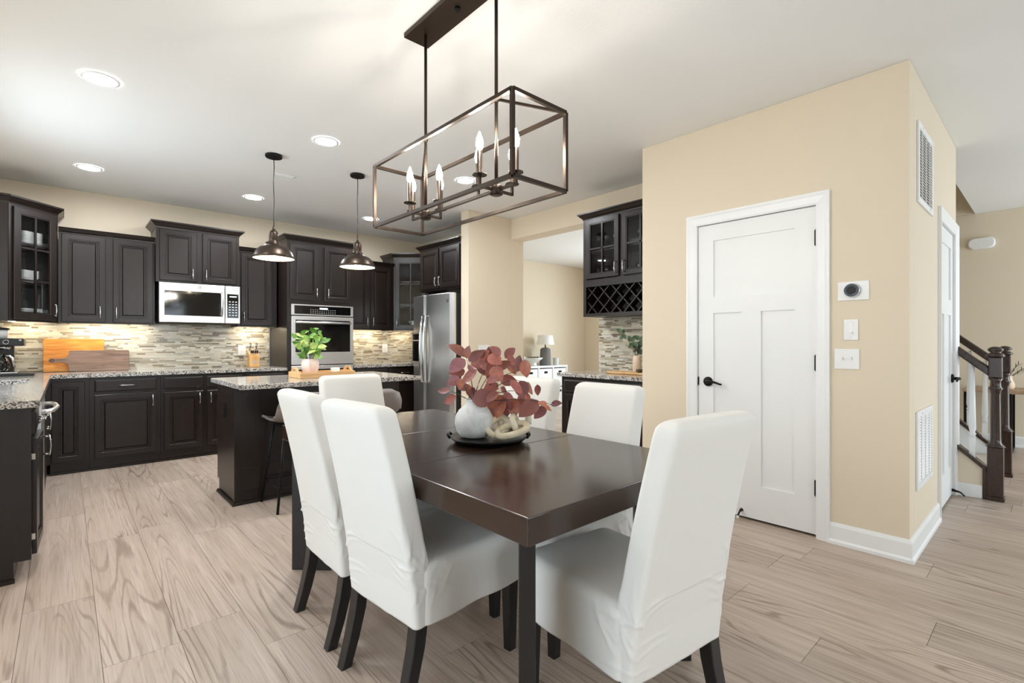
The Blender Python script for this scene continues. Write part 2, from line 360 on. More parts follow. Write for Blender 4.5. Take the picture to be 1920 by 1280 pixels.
window('window_2', Fr((3.1, YN-.03, 0), (1, 0, 0), (0, 1, 0)), 2.2, .65, 2.25, 2, 2)
window('window_3', Fr((6.25, YN-.03, 0), (1, 0, 0), (0, 1, 0)), 1.5, 0.0, 2.4, 2, 1)
window('window_4', Fr((XL-.03, .1, 0), (0, 1, 0), (1, 0, 0)), 2.2, 0, 2.1, 2, 1)
window('window_6', Fr((XL-.03, 3.9, 0), (0, 1, 0), (1, 0, 0)), 1.2, 1.08, 2.28, 2, 2)
window('window_5', Fr((XR+.03, 3.5, 0), (0, 1, 0), (-1, 0, 0)), 1.6, .55, 2.45, 2, 2)

# doors --------------------------------------------------------------
def shaker_door(name, F, w, z0, z1, panels, label=None):
    """F: u along the face, v up, n out of the face; panels (u0,u1,v0,v1) recessed"""
    us = sorted({0, w}|{p[0] for p in panels}|{p[1] for p in panels}); vs_ = sorted({z0, z1}|{p[2] for p in panels}|{p[3] for p in panels})
    b = MB(); t = .038
    for i in range(len(us)-1):
        for j in range(len(vs_)-1):
            uc, vc = (us[i]+us[i+1])/2, (vs_[j]+vs_[j+1])/2
            if any(p[0] < uc < p[1] and p[2] < vc < p[3] for p in panels): continue
            b.fbox(F, us[i], us[i+1], vs_[j], vs_[j+1], -t, 0)
    o = struct(name, b, 'door_white')
    for p in panels:
        q = MB().fbox(F, p[0]-.004, p[1]+.004, p[2]-.004, p[3]+.004, -t+.004, -.011); obj('door_panel', q, 'door_white', o)
    return o
def hinges(o, F, u, zs):
    for z in zs: obj('hinge', MB().fbox(F, u-.012, u+.012, z-.047, z+.047, -.004, .008).fbox(F, u-.005, u+.005, z-.053, z+.053, .004, .016), 'black_metal', o)
def lever(o, F, u, z, d):
    b = MB(); c0 = F(u, z, 0); N = F(0, 0, 1)-F(0, 0, 0); U = F(1, 0, 0)-F(0, 0, 0); Zv = Vector((0, 0, 1))
    rr = []
    for r, n in ((.034, 0), (.034, .008), (.026, .014), (.012, .016), (.012, .05)): rr.append([c0+N*n+(U*math.cos(t*math.pi/10)+Zv*math.sin(t*math.pi/10))*r for t in range(20)])
    b.rings(rr); b.tube([c0+N*.046, c0+N*.046+U*d*.03+Zv*.004, c0+N*.044+U*d*.07-Zv*.002, c0+N*.042+U*d*.10-Zv*.012, c0+N*.042+U*d*.115-Zv*.014], [.011, .010, .008, .007, .006], 8)
    obj('door_lever', b, 'black_metal', o)
    obj('strike_plate', MB().fbox(F, u-d*.075-.006, u-d*.075+.006, z-.03, z+.03, -.01, .004), 'black_metal', o)
F1 = Fr((3.427, 1.757, 0), (0, -1, 0), (-1, 0, 0))
yy = lambda y: 1.757-y
d1 = shaker_door('door_1', F1, .762, .018, 2.04, [(yy(1.645), yy(1.117), 1.525, 1.925), (yy(1.645), yy(1.446), .241, 1.409), (yy(1.321), yy(1.117), .241, 1.409)])
hinges(d1, F1, .762+.004, (1.845, 1.075, .305)); lever(d1, F1, .075, .921, 1)
b = MB(); p0 = F1(.31, .06, 0); b.tube([p0, p0+Vector((-.03, 0, -.004)), p0+Vector((-.06, 0, -.03))], [.012, .006, .006]); obj('door_stop', b, 'black_metal', d1)
obj('stop_tip', MB().lathe([(.009, -.012), (.009, .008)], p0+Vector((-.062, 0, -.034)), 10), 'rubber_white', d1)
F2 = Fr((4.44, .552, 0), (1, 0, 0), (0, -1, 0))
d2 = shaker_door('door_2', F2, .745, .018, 2.04, [(.11, .635, 1.525, 1.925), (.11, .31, .241, 1.409), (.435, .635, .241, 1.409)])
hinges(d2, F2, -.004, (1.845, 1.075, .305)); lever(d2, F2, .68, .921, -1)
b = MB(); p0 = F2(.70, .05, 0); b.tube([p0, p0+Vector((0, -.05, -.01)), p0+Vector((0, -.075, -.035))], [.012, .006, .005]); obj('door_stop', b, 'black_metal', d2)
def casing(name, F, w, h, cw=.085):
    pr = [(0, 0), (0, .006), (.012, .010), (.03, .012), (.05, .015), (.064, .020), (cw, .020), (cw, 0)]
    b = MB()
    pts = [(0, .0), (0, h), (w, h), (w, .0)]
    rr = []
    for i, (u, v) in enumerate(pts):
        su = -1 if u == 0 else 1; sv = 1 if i in (1, 2) else 0
        rr.append([F(u+su*o, v+sv*o, n) for o, n in pr])
    b.rings(rr, False)
    for s_ in (0, w): b.fbox(F, s_-.012 if s_ == 0 else s_, s_ if s_ == 0 else s_+.012, 0, h, -.115, 0)
    b.fbox(F, -.012, w+.012, h, h+.012, -.115, 0)
    return struct(name, b, 'trim_white')
casing('trim_1', Fr((3.415, 1.760, 0), (0, -1, 0), (-1, 0, 0)), .768, 2.044, .075)
casing('trim_2', Fr((4.436, .54, 0), (1, 0, 0), (0, -1, 0)), .755, 2.044, .075)

# backsplash mosaic (joined: pieces about three pixels high)
def mosaic(name, F, L, z0, z1, parent, seed):
    r = random.Random(seed); obj(name.replace('tiles', 'grout'), MB().fbox(F, 0, L, z0, z1, .0005, .004), 'grout', parent)
    b = MB(); rows = int(round((z1-z0)/.0158)); h = (z1-z0)/rows; lens = (.03, .05, .075, .10, .15)
    for i in range(rows):
        u = -r.uniform(0, .1)
        while u < L:
            l = r.choice(lens); a, c_ = max(u, 0), min(u+l, L); u += l
            if c_-a < .004: continue
            t = r.random()**1.0; d = r.uniform(.0065, .0085)
            q0, q1 = z0+i*h+.0006, z0+(i+1)*h-.0006
            b.add([F(a+.0007, q0, .003), F(c_-.0007, q0, .003), F(c_-.0007, q1, .003), F(a+.0007, q1, .003), F(a+.0007, q0, d), F(c_-.0007, q0, d), F(c_-.0007, q1, d), F(a+.0007, q1, d)],
                  [(4, 5, 6, 7), (0, 1, 5, 4), (1, 2, 6, 5), (2, 3, 7, 6), (3, 0, 4, 7)], False, t)
    me = bpy.data.meshes.new(name); me.from_pydata(b.v, [], b.f); at_ = me.attributes.new('tone', 'FLOAT', 'FACE'); at_.data.foreach_set('value', b.tone)
    me.materials.append(M['mosaic']); o = bpy.data.objects.new(name, me); COL.objects.link(o); o.parent = parent; o['kind'] = 'stuff'; return o
wb = bpy.data.objects['wall_back']; wl = bpy.data.objects['wall_left']; wk = bpy.data.objects['wall_kitchen']
mosaic('backsplash_tiles', Fr((XL, YB, 0), (1, 0, 0), (0, -1, 0)), 1.922-XL, .91, 1.40, wb, 1)
obj('tile_edge_trim', MB().box(1.908, 1.922, YB-.012, YB, .91, 1.40), 'nickel', wb)
mosaic('backsplash_tiles', Fr((2.74, YB, 0), (1, 0, 0), (0, -1, 0)), 4.15-2.74, .91, 1.375, wb, 2)
mosaic('backsplash_tiles', Fr((XL, 3.45, 0), (0, 1, 0), (1, 0, 0)), 5.14-3.45, .91, 1.07, wl, 3)
mosaic('backsplash_tiles', Fr((XL, 5.14, 0), (0, 1, 0), (1, 0, 0)), YB-5.15, .91, 1.40, wl, 6)
mosaic('backsplash_tiles', Fr((4.15, 2.222, 0), (0, 1, 0), (-1, 0, 0)), .998, .91, 1.46, wk, 4)
mosaic('backsplash_tiles', Fr((4.15, 5.76, 0), (0, 1, 0), (-1, 0, 0)), .90, .91, 1.375, wk, 5)

# ================================================================== CABINETRY
def door_mesh(F, w, h, u0, v0, fw=.058, t=.02, n0=.002):
    """raised frame, bead, flat centre; placed at u0,v0 of frame F, back at n0"""
    P = lambda i, n: [F(u0+i, v0+i, n0+n), F(u0+w-i, v0+i, n0+n), F(u0+w-i, v0+h-i, n0+n), F(u0+i, v0+h-i, n0+n)]
    b = MB(); b.rings([P(0, 0), P(0, t-.003), P(.003, t), P(fw-.012, t), P(fw-.009, t-.004), P(fw, t-.004), P(fw+.003, t-.017), P(fw+.013, t-.017), P(fw+.022, t-.009)], False); return b
def drawer_mesh(F, w, h, u0, v0, t=.02, n0=.002):
    P = lambda i, n: [F(u0+i, v0+i, n0+n), F(u0+w-i, v0+i, n0+n), F(u0+w-i, v0+h-i, n0+n), F(u0+i, v0+h-i, n0+n)]
    return MB().rings([P(0, 0), P(0, t-.006), P(.008, t-.002), P(.012, t)], False)
def pull(F, u, v, L=.115, vert=True, n0=.022):
    b = MB(); a = (lambda k, n: F(u, v+k, n)) if vert else (lambda k, n: F(u+k, v, n))
    pts = [a(-L/2, n0+.026), a(-L/4, n0+.031), a(0, n0+.033), a(L/4, n0+.031), a(L/2, n0+.026)]
    b.tube(pts, .0055, 8)
    for k in (-L/2+.008, L/2-.008): b.tube([a(k, n0), a(k, n0+.027)], .005, 8)
    return b
def add_door(par, F, u0, v0, w, h, hu=None, hv=None, label=None):
    d = obj('door', door_mesh(F, w, h, u0, v0), 'espresso', par)
    if hu is not None: obj('handle', pull(F, hu, hv), 'chrome', d)
    return d
def add_drawer(par, F, u0, v0, w, h, handle=True):
    d = obj('drawer', drawer_mesh(F, w, h, u0, v0), 'espresso', par)
    if handle: obj('handle', pull(F, u0+w/2, v0+h/2, .125, False), 'chrome', d)
def glass_door(par, F, u0, v0, w, h, nx, nz, hu, hv, fw=.058):
    t = .02; n0 = .002
    P = lambda i, n: [F(u0+i, v0+i, n0+n), F(u0+w-i, v0+i, n0+n), F(u0+w-i, v0+h-i, n0+n), F(u0+i, v0+h-i, n0+n)]
    d = obj('door', MB().rings([P(0, 0), P(0, t-.003), P(.003, t), P(fw-.01, t), P(fw-.006, t-.004), P(fw, t-.004), P(fw, 0)], False, False, False).rings([P(fw, 0), P(0, 0)], False, False, False), 'espresso', par)
    iu0, iu1, iv0, iv1 = u0+fw, u0+w-fw, v0+fw, v0+h-fw
    for i in range(1, nx): uc = iu0+(iu1-iu0)*i/nx; obj('muntin', MB().fbox(F, uc-.008, uc+.008, iv0, iv1, n0+.004, n0+.018), 'espresso', d)
    for i in range(1, nz): vc = iv0+(iv1-iv0)*i/nz; obj('muntin', MB().fbox(F, iu0, iu1, vc-.008, vc+.008, n0+.004, n0+.018), 'espresso', d)
    obj('glass_pane', MB().add([F(iu0, iv0, n0+.006), F(iu1, iv0, n0+.006), F(iu1, iv1, n0+.006), F(iu0, iv1, n0+.006)], [(0, 1, 2, 3)]), 'pane', d)
    obj('handle', pull(F, hu, hv), 'chrome', d); return d
CROWN = lambda z0, h=.062, o=.048: [(-.005, z0-.004), (.004, z0-.004), (.006, z0+.010), (.016, z0+.020), (.030, z0+.034), (.040, z0+.046), (o, z0+.050), (o, z0+h), (-.005, z0+h)]
def crown(par, path, z0, h=.062): obj('crown_moulding', MB().sweep(path, CROWN(z0, h)), 'espresso', par)
def carcass(par, x0, x1, y0, y1, z0, z1):
    return obj('body', MB().box(x0, x1, y0, y1, z0+.028, z1).box(x0, x1, y0, y0+.02, z0, z0+.028).box(x0, x0+.016, y0+.02, y1, z0, z0+.028).box(x1-.016, x1, y0+.02, y1, z0, z0+.028), 'espresso', par)
SF = lambda x, y: Fr((x, y, 0), (1, 0, 0), (0, -1, 0))      # faces -Y
# upper double-door cabinet beside the corner
t = thing('wall_cabinet', 'espresso double-door wall cabinet between glass corner cabinet and microwave', 'cabinet', (.32, 6.5, 1.385))
F = SF(-.048, 6.34); carcass(t, -.046, .697, 6.34, YB-.001, 1.385, 2.24)
add_door(t, F, .025, 1.40, .322, .835, .305, 1.50); add_door(t, F, .405, 1.40, .322, .835, .43, 1.50)
crown(t, [(.697, 6.34), (-.046, 6.34)][::-1], 2.24, .052)
# over microwave
t = thing('wall_cabinet', 'short raised espresso cabinet with two doors above the microwave', 'cabinet', (1.085, 6.45, 1.835))
F = SF(.70, 6.27); carcass(t, .70, 1.475, 6.27, YB-.001, 1.835, 2.40)
add_door(t, F, .03, 1.855, .33, .53, .32, 1.94); add_door(t, F, .415, 1.855, .33, .53, .445, 1.94)
crown(t, [(.70, 6.66), (.70, 6.27), (1.475, 6.27), (1.475, 6.66)], 2.40, .066)
# single
t = thing('wall_cabinet', 'narrow single-door espresso wall cabinet between microwave and oven tower', 'cabinet', (1.69, 6.5, 1.385))
F = SF(1.478, 6.34); carcass(t, 1.478, 1.90, 6.34, YB-.001, 1.385, 2.25)
add_door(t, F, .03, 1.40, .335, .84, .055, 1.50); obj('face_stile', MB().fbox(F, .385, .42, 1.385, 2.25, 0, .006), 'espresso', t)
crown(t, [(1.478, 6.34), (1.90, 6.34)], 2.25, .055)
# oven tower
t = thing('oven_cabinet', 'tall espresso oven tower cabinet with two upper doors and crown', 'cabinet', (2.33, 6.36, 0))
TX0, TX1 = 1.925, 2.735; F = SF(TX0, 6.05)
b = MB().box(TX0, TX0+.04, 6.05, YB-.001, 0, 2.40).box(TX1-.04, TX1, 6.05, YB-.001, 0, 2.40).box(TX0+.04, TX1-.04, 6.05, YB-.001, 1.66, 2.40).box(TX0+.04, TX1-.04, 6.05, YB-.001, 0, .36).box(TX0+.04, TX1-.04, 6.62, YB-.001, .36, 1.66)
obj('body', b, 'espresso', t)
add_door(t, F, .035, 1.71, .335, .66, .335, 1.80); add_door(t, F, .44, 1.71, .335, .66, .475, 1.80); add_drawer(t, F, .035, .12, .74, .21)
crown(t, [(TX0, 6.66), (TX0, 6.05), (TX1, 6.05), (TX1, 6.66)], 2.40, .066)
# right of the tower
t = thing('wall_cabinet', 'double-door espresso wall cabinet between oven tower and right glass corner cabinet', 'cabinet', (3.1, 6.5, 1.37))
F = SF(2.737, 6.34); carcass(t, 2.737, 3.462, 6.34, YB-.001, 1.372, 2.26)
add_door(t, F, .03, 1.39, .31, .855, .315, 1.49); add_door(t, F, .375, 1.39, .31, .855, .40, 1.49)
crown(t, [(2.737, 6.34), (3.462, 6.34)], 2.26, .056)
# glass corner cabinets
def corner_cab(label, a, c_, corner, z0, z1, hu, hv, ret):
    """diagonal-front cabinet: face from a to c_, walls meeting at corner"""
    ctr = ((a[0]+c_[0]+corner[0])/3, (a[1]+c_[1]+corner[1])/3, z0); t = thing('corner_cabinet', label, 'cabinet', ctr)
    U = Vector((c_[0]-a[0], c_[1]-a[1], 0)); L = U.length; N = Vector((U.y, -U.x, 0)).normalized(); F = Fr((a[0], a[1], 0), U, N)
    if abs(a[0]-corner[0]) > abs(c_[0]-corner[0]): A2, C2 = (a[0], corner[1]), (corner[0], c_[1])
    else: A2, C2 = (corner[0], a[1]), (c_[0], corner[1])
    poly = [a, c_, C2, corner, A2]
    b = MB().prism(poly, z0+.028, z0+.080).prism(poly, z1-.02, z1)
    for p, q in ((c_, C2), (C2, corner), (corner, A2), (A2, a)):
        d = (Vector(q)-Vector(p)).normalized(); n = Vector((-d.y, d.x))*.012
        b.prism([p, q, (q[0]+n.x, q[1]+n.y), (p[0]+n.x, p[1]+n.y)], z0 if p in (c_, A2) else z0+.080, z1-.02)
    for k in (1, 2): zz = z0+(z1-z0)*k/3; b.prism([(p[0]*.9+ctr[0]*.1, p[1]*.9+ctr[1]*.1) for p in poly], zz, zz+.018)
    obj('body', b, 'espresso', t)
    obj('face_frame', MB().fbox(F, 0, .045, z0, z1, 0, .004).fbox(F, L-.045, L, z0, z1, 0, .004).fbox(F, .045, L-.045, z0, z0+.03, 0, .004).fbox(F, .045, L-.045, z1-.03, z1, 0, .004), 'espresso', t)
    glass_door(t, F, .03, z0+.02, L-.06, z1-z0-.04, 2, 3, hu if hu > 0 else L+hu, hv, .062)
    crown(t, ret, z1, .066)
    e0, e1_ = (a, A2) if abs(a[1]-A2[1]) < 1e-4 else (c_, C2)
    obj('end_panel', MB().box(min(e0[0], e1_[0]), max(e0[0], e1_[0])-.0005, e0[1]-.006, e0[1]-.0005, z0, z1), 'espresso', t)
    return t, F, L
corner_cab('glass-door corner wall cabinet holding white dishes beside coffee maker', (-.36, 6.03), (-.052, 6.338), (XL+.001, YB-.001), 1.385, 2.40, -.06, 1.50, [(XL, 6.03), (-.36, 6.03), (-.052, 6.338), (-.052, 6.66)])
corner_cab('glass-door corner wall cabinet between double-door cabinet and refrigerator', (3.47, 6.338), (3.82, 5.988), (4.149, YB-.001), 1.37, 2.40, .06, 1.48, [(3.47, 6.66), (3.47, 6.338), (3.82, 5.988), (4.14, 5.988)])
# above refrigerator
t = thing('wall_cabinet', 'deep double-door espresso cabinet above the stainless refrigerator', 'cabinet', (3.8, 5.2, 1.86))
F = Fr((3.50, 5.68, 0), (0, -1, 0), (-1, 0, 0)); obj('body', MB().box(3.50, 4.149, 4.75, 5.68, 1.86, 2.40), 'espresso', t)
add_door(t, F, .03, 1.885, .42, .50, .42, 1.97); add_door(t, F, .48, 1.885, .42, .50, .51, 1.97)
crown(t, [(4.14, 5.68), (3.50, 5.68), (3.50, 4.75)], 2.40, .062)
# base cabinets, back run
def base_unit(label, x0, x1, front, fn, y1=YB-.001):
    t = thing('base_cabinet', label, 'cabinet', ((x0+x1)/2, 6.36, 0)); obj('body', MB().box(x0, x1, 6.06, y1, .10, .875), 'espresso', t)
    obj('toe_board', MB().box(x0, x1, 6.088, 6.10, 0, .10).box(x0, x1, 6.072, 6.088, 0, .022), 'espresso', t); fn(t, SF(x0, 6.06)); return t
base_unit('black-brown corner base cabinet with one tall door and no drawer', -.098, .17, 0, lambda t, F: add_door(t, F, .01, .115, .225, .725))
def _f(t, F): add_drawer(t, F, .034, .735, .475, .112); add_door(t, F, .034, .115, .475, .592, .475, .63)
base_unit('wide black-brown base cabinet with one drawer over a single large door', .172, .711, 0, _f)
def _f(t, F):
    for u, hu in ((.03, .335), (.405, .435)): add_drawer(t, F, u, .735, .335, .112, False); add_door(t, F, u, .115, .335, .58, hu, .62)
base_unit('black-brown base cabinet with two doors and handleless drawer fronts, beside island end', .713, 1.49, 0, _f)
def _f(t, F): add_drawer(t, F, .03, .735, .37, .112); add_door(t, F, .03, .115, .37, .592, .06, .63)
base_unit('narrow black-brown base cabinet beside the oven tower', 1.492, 1.923, 0, _f)
def _f(t, F):
    for u, hu in ((.03, .42), (.51, .54)): add_drawer(t, F, u, .735, .44, .112); add_door(t, F, u, .115, .44, .592, hu, .63)
base_unit('black-brown base cabinet between oven tower and refrigerator', 2.737, 3.72, 0, _f)
# left run: end unit with door ajar, dishwasher, sink base
FL = lambda y: Fr((-.13, y, 0), (0, 1, 0), (1, 0, 0))
t = thing('base_cabinet', 'blue-black end base cabinet on the left with its door ajar', 'cabinet', (-.4, 3.6, 0))
obj('body', MB().box(XL+.001, -.13, 3.52, 3.90, .10, .875), 'espresso', t)
obj('end_panel', MB().box(XL+.001, -.19, 3.50, 3.519, 0, .875).box(-.19, -.13, 3.50, 3.519, .10, .875), 'espresso', t)
obj('corner_stile', MB().box(-.168, -.126, 3.494, 3.50, .10, .875), 'espresso', t)
obj('toe_board', MB().box(-.20, -.19, 3.52, 3.90, 0, .10).box(XL+.001, -.185, 3.484, 3.499, 0, .02), 'espresso', t)
F = FL(3.52); add_drawer(t, F, .01, .735, .355, .112)
ang = math.radians(2.5); Fd = Fr((-.128, 3.53, 0), (math.sin(ang), math.cos(ang), 0), (math.cos(ang), -math.sin(ang), 0))
add_door(t, Fd, 0, .115, .35, .592, .315, .62); obj('hinge', MB().box(-.13, -.112, 3.528, 3.54, .60, .63).box(-.13, -.112, 3.528, 3.54, .19, .22), 'chrome', t)
t = thing('dishwasher', 'stainless dishwasher with bowed bar handle under the left counter', 'dishwasher', (-.4, 4.2, 0))
obj('body', MB().box(XL+.01, -.135, 3.905, 4.505, .10, .872), 'black_plastic', t); F = FL(3.905)
d = obj('door', MB().fbox(F, .004, .596, .12, .74, .001, .03), 'stainless', t, .004); obj('control_panel', MB().fbox(F, .004, .596, .748, .868, .001, .032), 'stainless', t, .004)
obj('handle', MB().tube([F(.04, .80, .03), F(.045, .80, .06), F(.12, .80, .082), F(.3, .80, .095), F(.48, .80, .082), F(.555, .80, .06), F(.56, .80, .03)], .013, 10), 'stainless', t)
obj('toe_board', MB().box(-.20, -.19, 3.905, 4.505, 0, .10), 'black_plastic', t)
t = thing('base_cabinet', 'black-brown sink base cabinet beyond the dishwasher in the left run', 'cabinet', (-.4, 5.0, 0))
obj('body', MB().box(XL+.001, -.13, 4.51, 4.86, .10, .875).box(XL+.001, -.13, 5.46, 5.498, .10, .875).box(-.19, -.13, 4.86, 5.46, .10, .875).box(XL+.001, -.19, 4.86, 5.46, .10, .60), 'espresso', t); F = FL(4.51)
for u, hu in ((.02, .44), (.505, .545)): add_drawer(t, F, u, .735, .46, .112, False); add_door(t, F, u, .115, .46, .592, hu, .62)
obj('toe_board', MB().box(-.20, -.19, 4.51, 5.498, 0, .10), 'espresso', t)
t = thing('base_cabinet', 'blind corner base cabinet where the left and back counters meet', 'cabinet', (-.4, 5.9, 0))
obj('body', MB().box(XL+.001, -.13, 5.50, YB-.001, .10, .875).box(-.13, -.10, 6.06, YB-.001, .10, .875), 'espresso', t); obj('toe_board', MB().box(-.20, -.19, 5.50, 6.09, 0, .10), 'espresso', t)
# worktops
def slab(polys): 
    b = MB()
    for p in polys: b.box(*p, .876, .91)
    return b
tw = thing('countertop', 'L-shaped speckled granite counter with sink under left and back cabinets', 'countertop', (-.4, 6.3, .876))
obj('slab', slab([(XL+.012, -.092, 3.43, 4.88), (XL+.012, -.60, 4.88, 5.44), (-.20, -.092, 4.88, 5.44), (XL+.012, -.092, 5.44, 6.655), (-.092, 1.922, 6.022, 6.655)]), 'granite', tw)
t = thing('sink', 'undermount stainless sink basin set in the left granite counter', 'sink', (-.4, 5.16, .66))
obj('basin', MB().box(-.61, -.19, 4.87, 4.88, .66, .872).box(-.61, -.19, 5.44, 5.45, .66, .872).box(-.61, -.60, 4.88, 5.44, .66, .872).box(-.20, -.19, 4.88, 5.44, .66, .872).box(-.61, -.19, 4.87, 5.45, .65, .66), 'stainless', t)
obj('drain', MB().lathe([(.045, 0), (.045, .004), (.03, .005)], (-.4, 5.16, .66), 20), 'chrome', t)
single('countertop', slab([(2.737, 4.14, 6.022, 6.655)]), 'granite', 'short speckled granite counter between oven tower and refrigerator', 'countertop')

# microwave ---------------------------------------------------------
t = thing('microwave', 'stainless over-the-range microwave mounted under the short cabinet', 'microwave', (1.09, 6.4, 1.41))
F = SF(.718, 6.235); obj('body', MB().box(.718, 1.472, 6.235, 6.66, 1.425, 1.832), 'black_plastic', t)
d = obj('door', MB().fbox(F, .002, .60, 1.412, 1.828, .001, .035), 'stainless', t, .006)
obj('window', MB().fbox(F, .045, .575, 1.485, 1.745, .0355, .037), 'black_glass', d)
obj('handle', MB().tube([F(.565, 1.50, .037), F(.565, 1.505, .062), F(.565, 1.62, .07), F(.565, 1.735, .062), F(.565, 1.74, .037)], .013, 10), 'stainless', d)
obj('emblem', MB().tube([F(.36+.012*math.cos(a*.4), 1.79+.012*math.sin(a*.4), .036) for a in range(16)], .0022, 6, True), 'black_metal', d)
p = obj('control_panel', MB().fbox(F, .604, .752, 1.412, 1.828, .001, .033), 'stainless', t, .005)
obj('keypad', MB().fbox(F, .622, .735, 1.475, 1.74, .0335, .035), 'black_glass', p)
obj('display', MB().fbox(F, .645, .715, 1.705, 1.718, .0352, .036), 'display_glow', p)
kb = MB()
for i in range(6):
    for j in range(3): kb.fbox(F, .638+j*.032, .638+j*.032+.018, 1.50+i*.03, 1.508+i*.03, .0352, .0358)
obj('keys', kb, 'plastic_white', p)
obj('grille', MB().box(.73, 1.46, 6.26, 6.60, 1.405, 1.424), 'grille_dark', t)
# wall oven ---------------------------------------------------------
t = thing('wall_oven', 'stainless double wall oven with black glass built into tall cabinet', 'oven', (2.34, 6.3, .36))
OX0, OX1 = 1.968, 2.692; F = SF(OX0-.003, 6.046); Wd = .757-.0
obj('body', MB().box(OX0, OX1, 6.06, 6.60, .365, 1.655), 'black_plastic', t)
p = obj('control_panel', MB().fbox(F, 0, .757, 1.525, 1.655, 0, .028), 'stainless', t, .004)
obj('display_glass', MB().fbox(F, .035, .722, 1.540, 1.64, .0285, .030), 'black_glass', p)
kb = MB()
for j in range(12):
    for i in range(3):
        if 4 <= j <= 7 and i == 2: continue
        kb.fbox(F, .22+j*.027, .23+j*.027, 1.553+i*.02, 1.557+i*.02, .0302, .0307)
obj('keys', kb, 'plastic_white', p); obj('clock', MB().fbox(F, .33, .43, 1.60, 1.622, .0302, .0308), 'display_glow', p)
for z0, z1, nm in ((.935, 1.515, 0), (.37, .925, 1)):
    d = obj('oven_door', MB().fbox(F, 0, .757, z0, z1, 0, .035), 'stainless', t, .006)
    obj('window', MB().fbox(F, .045, .712, z0+.15, z1-.045, .0355, .037), 'black_glass', d)
    obj('handle', MB().tube([F(.05, z1-.075, .036), F(.05, z1-.075, .07), F(.38, z1-.075, .075), F(.707, z1-.075, .07), F(.707, z1-.075, .036)], .015, 10), 'stainless', d)
# refrigerator ------------------------------------------------------
t = thing('refrigerator', 'side-by-side stainless refrigerator with water dispenser beside the beige column', 'refrigerator', (3.8, 5.25, 0))
FX = 3.42; obj('body', MB().box(FX+.03, 4.13, 4.79, 5.715, .03, 1.79), 'grille_dark', t)
for y in (4.80, 5.65): obj('hinge_cover', MB().box(FX+.02, FX+.14, y, y+.06, 1.79, 1.81), 'black_plastic', t)
def fdoor(y0, y1):
    n = 8; rr = []
    for z in (.07, .078, 1.79, 1.798):
        ins = .006 if z in (.07, 1.798) else 0
        r_ = [(FX+.025, y0+ins, z), ]
        for i in range(n+1):
            s_ = i/n; y = y0+ins+(y1-y0-2*ins)*s_; yc = (y-4.79)/(5.715-4.79); e = min(1, min(s_, 1-s_)*n*.9+.2)
            r_.append((FX-.012-.035*math.sin(math.pi*yc)*1+.018*(1-e)+ins, y, z))
        r_.append((FX+.025, y1-ins, z)); rr.append(r_)
    return MB().rings(rr, False)
dl = obj('freezer_door', fdoor(5.358, 5.714), 'stainless', t); dr = obj('fridge_door', fdoor(4.792, 5.35), 'stainless', t)
for d, y in ((dl, 5.395), (dr, 5.315)):
    obj('handle', MB().tube([(FX-.045, y, .70), (FX-.075, y, .71), (FX-.098, y, .92), (FX-.105, y, 1.12), (FX-.098, y, 1.32), (FX-.075, y, 1.53), (FX-.045, y, 1.54)], .014, 10), 'chrome', d)
dp = obj('dispenser', MB().box(FX-.052, FX-.03, 5.47, 5.67, .93, 1.33), 'stainless', dl, .006); obj('dispenser_recess', MB().box(FX-.054, FX-.05, 5.49, 5.65, .96, 1.22).box(FX-.054, FX-.05, 5.49, 5.65, 1.235, 1.31), 'black_glass', dl)
obj('emblem', MB().tube([(FX-.027, 4.90+.016*math.cos(a*.4), 1.70+.016*math.sin(a*.4)) for a in range(16)], .003, 6, True), 'black_metal', dr)
obj('base_grille', MB().box(FX, FX+.05, 4.80, 5.70, .0, .065), 'black_plastic', t)

# ================================================================== ISLAND
t = thing('kitchen_island', 'dark espresso island base with panelled sides in front of the oven', 'island', (1.6, 4.35, 0))
obj('body', MB().box(.94, 2.26, 4.075, 4.62, .10, .874).box(.94, 2.26, 4.075, 4.56, 0, .10), 'espresso', t)
obj('end_panel', MB().box(.928, .939, 4.07, 4.62, .10, .874).box(.928, .939, 4.07, 4.56, 0, .10), 'espresso', t)
obj('back_panel', MB().box(.939, 2.262, 4.062, 4.074, 0, .874), 'espresso', t)
obj('corner_post', MB().box(.922, .945, 4.056, 4.085, 0, .874), 'espresso', t); obj('corner_post', MB().box(2.255, 2.272, 4.056, 4.085, 0, .874), 'espresso', t)
obj('panel_rail', MB().box(.946, 2.254, 4.055, 4.061, .10, .27), 'espresso', t, .002)
obj('shoe_moulding', MB().sweep([(.924, 4.56), (.924, 4.058), (2.27, 4.058), (2.27, 4.56)], [(0, 0), (.018, 0), (.016, .012), (.006, .022), (0, .022)]), 'espresso', t)
F = Fr((.928, 4.36, .675), (0, -1, 0), (-1, 0, 0)); o = obj('outlet_plate', MB().fbox(F, -.036, .036, -.058, .058, 0, .006), 'black_metal', t, .002)
obj('outlet_face', MB().fbox(F, -.018, .018, .008, .04, .0062, .009).fbox(F, -.018, .018, -.04, -.008, .0062, .009), 'black_plastic', o)
F = Fr((2.262, 4.62, 0), (-1, 0, 0), (0, 1, 0))
for i in range(3): add_door(t, F, .02+i*.435, .115, .41, .73, .05+i*.435, .62)
single('countertop', MB().box(.886, 2.31, 3.73, 4.66, .875, .91), 'granite', 'speckled granite island counter with seating overhang', 'countertop', None, .004)

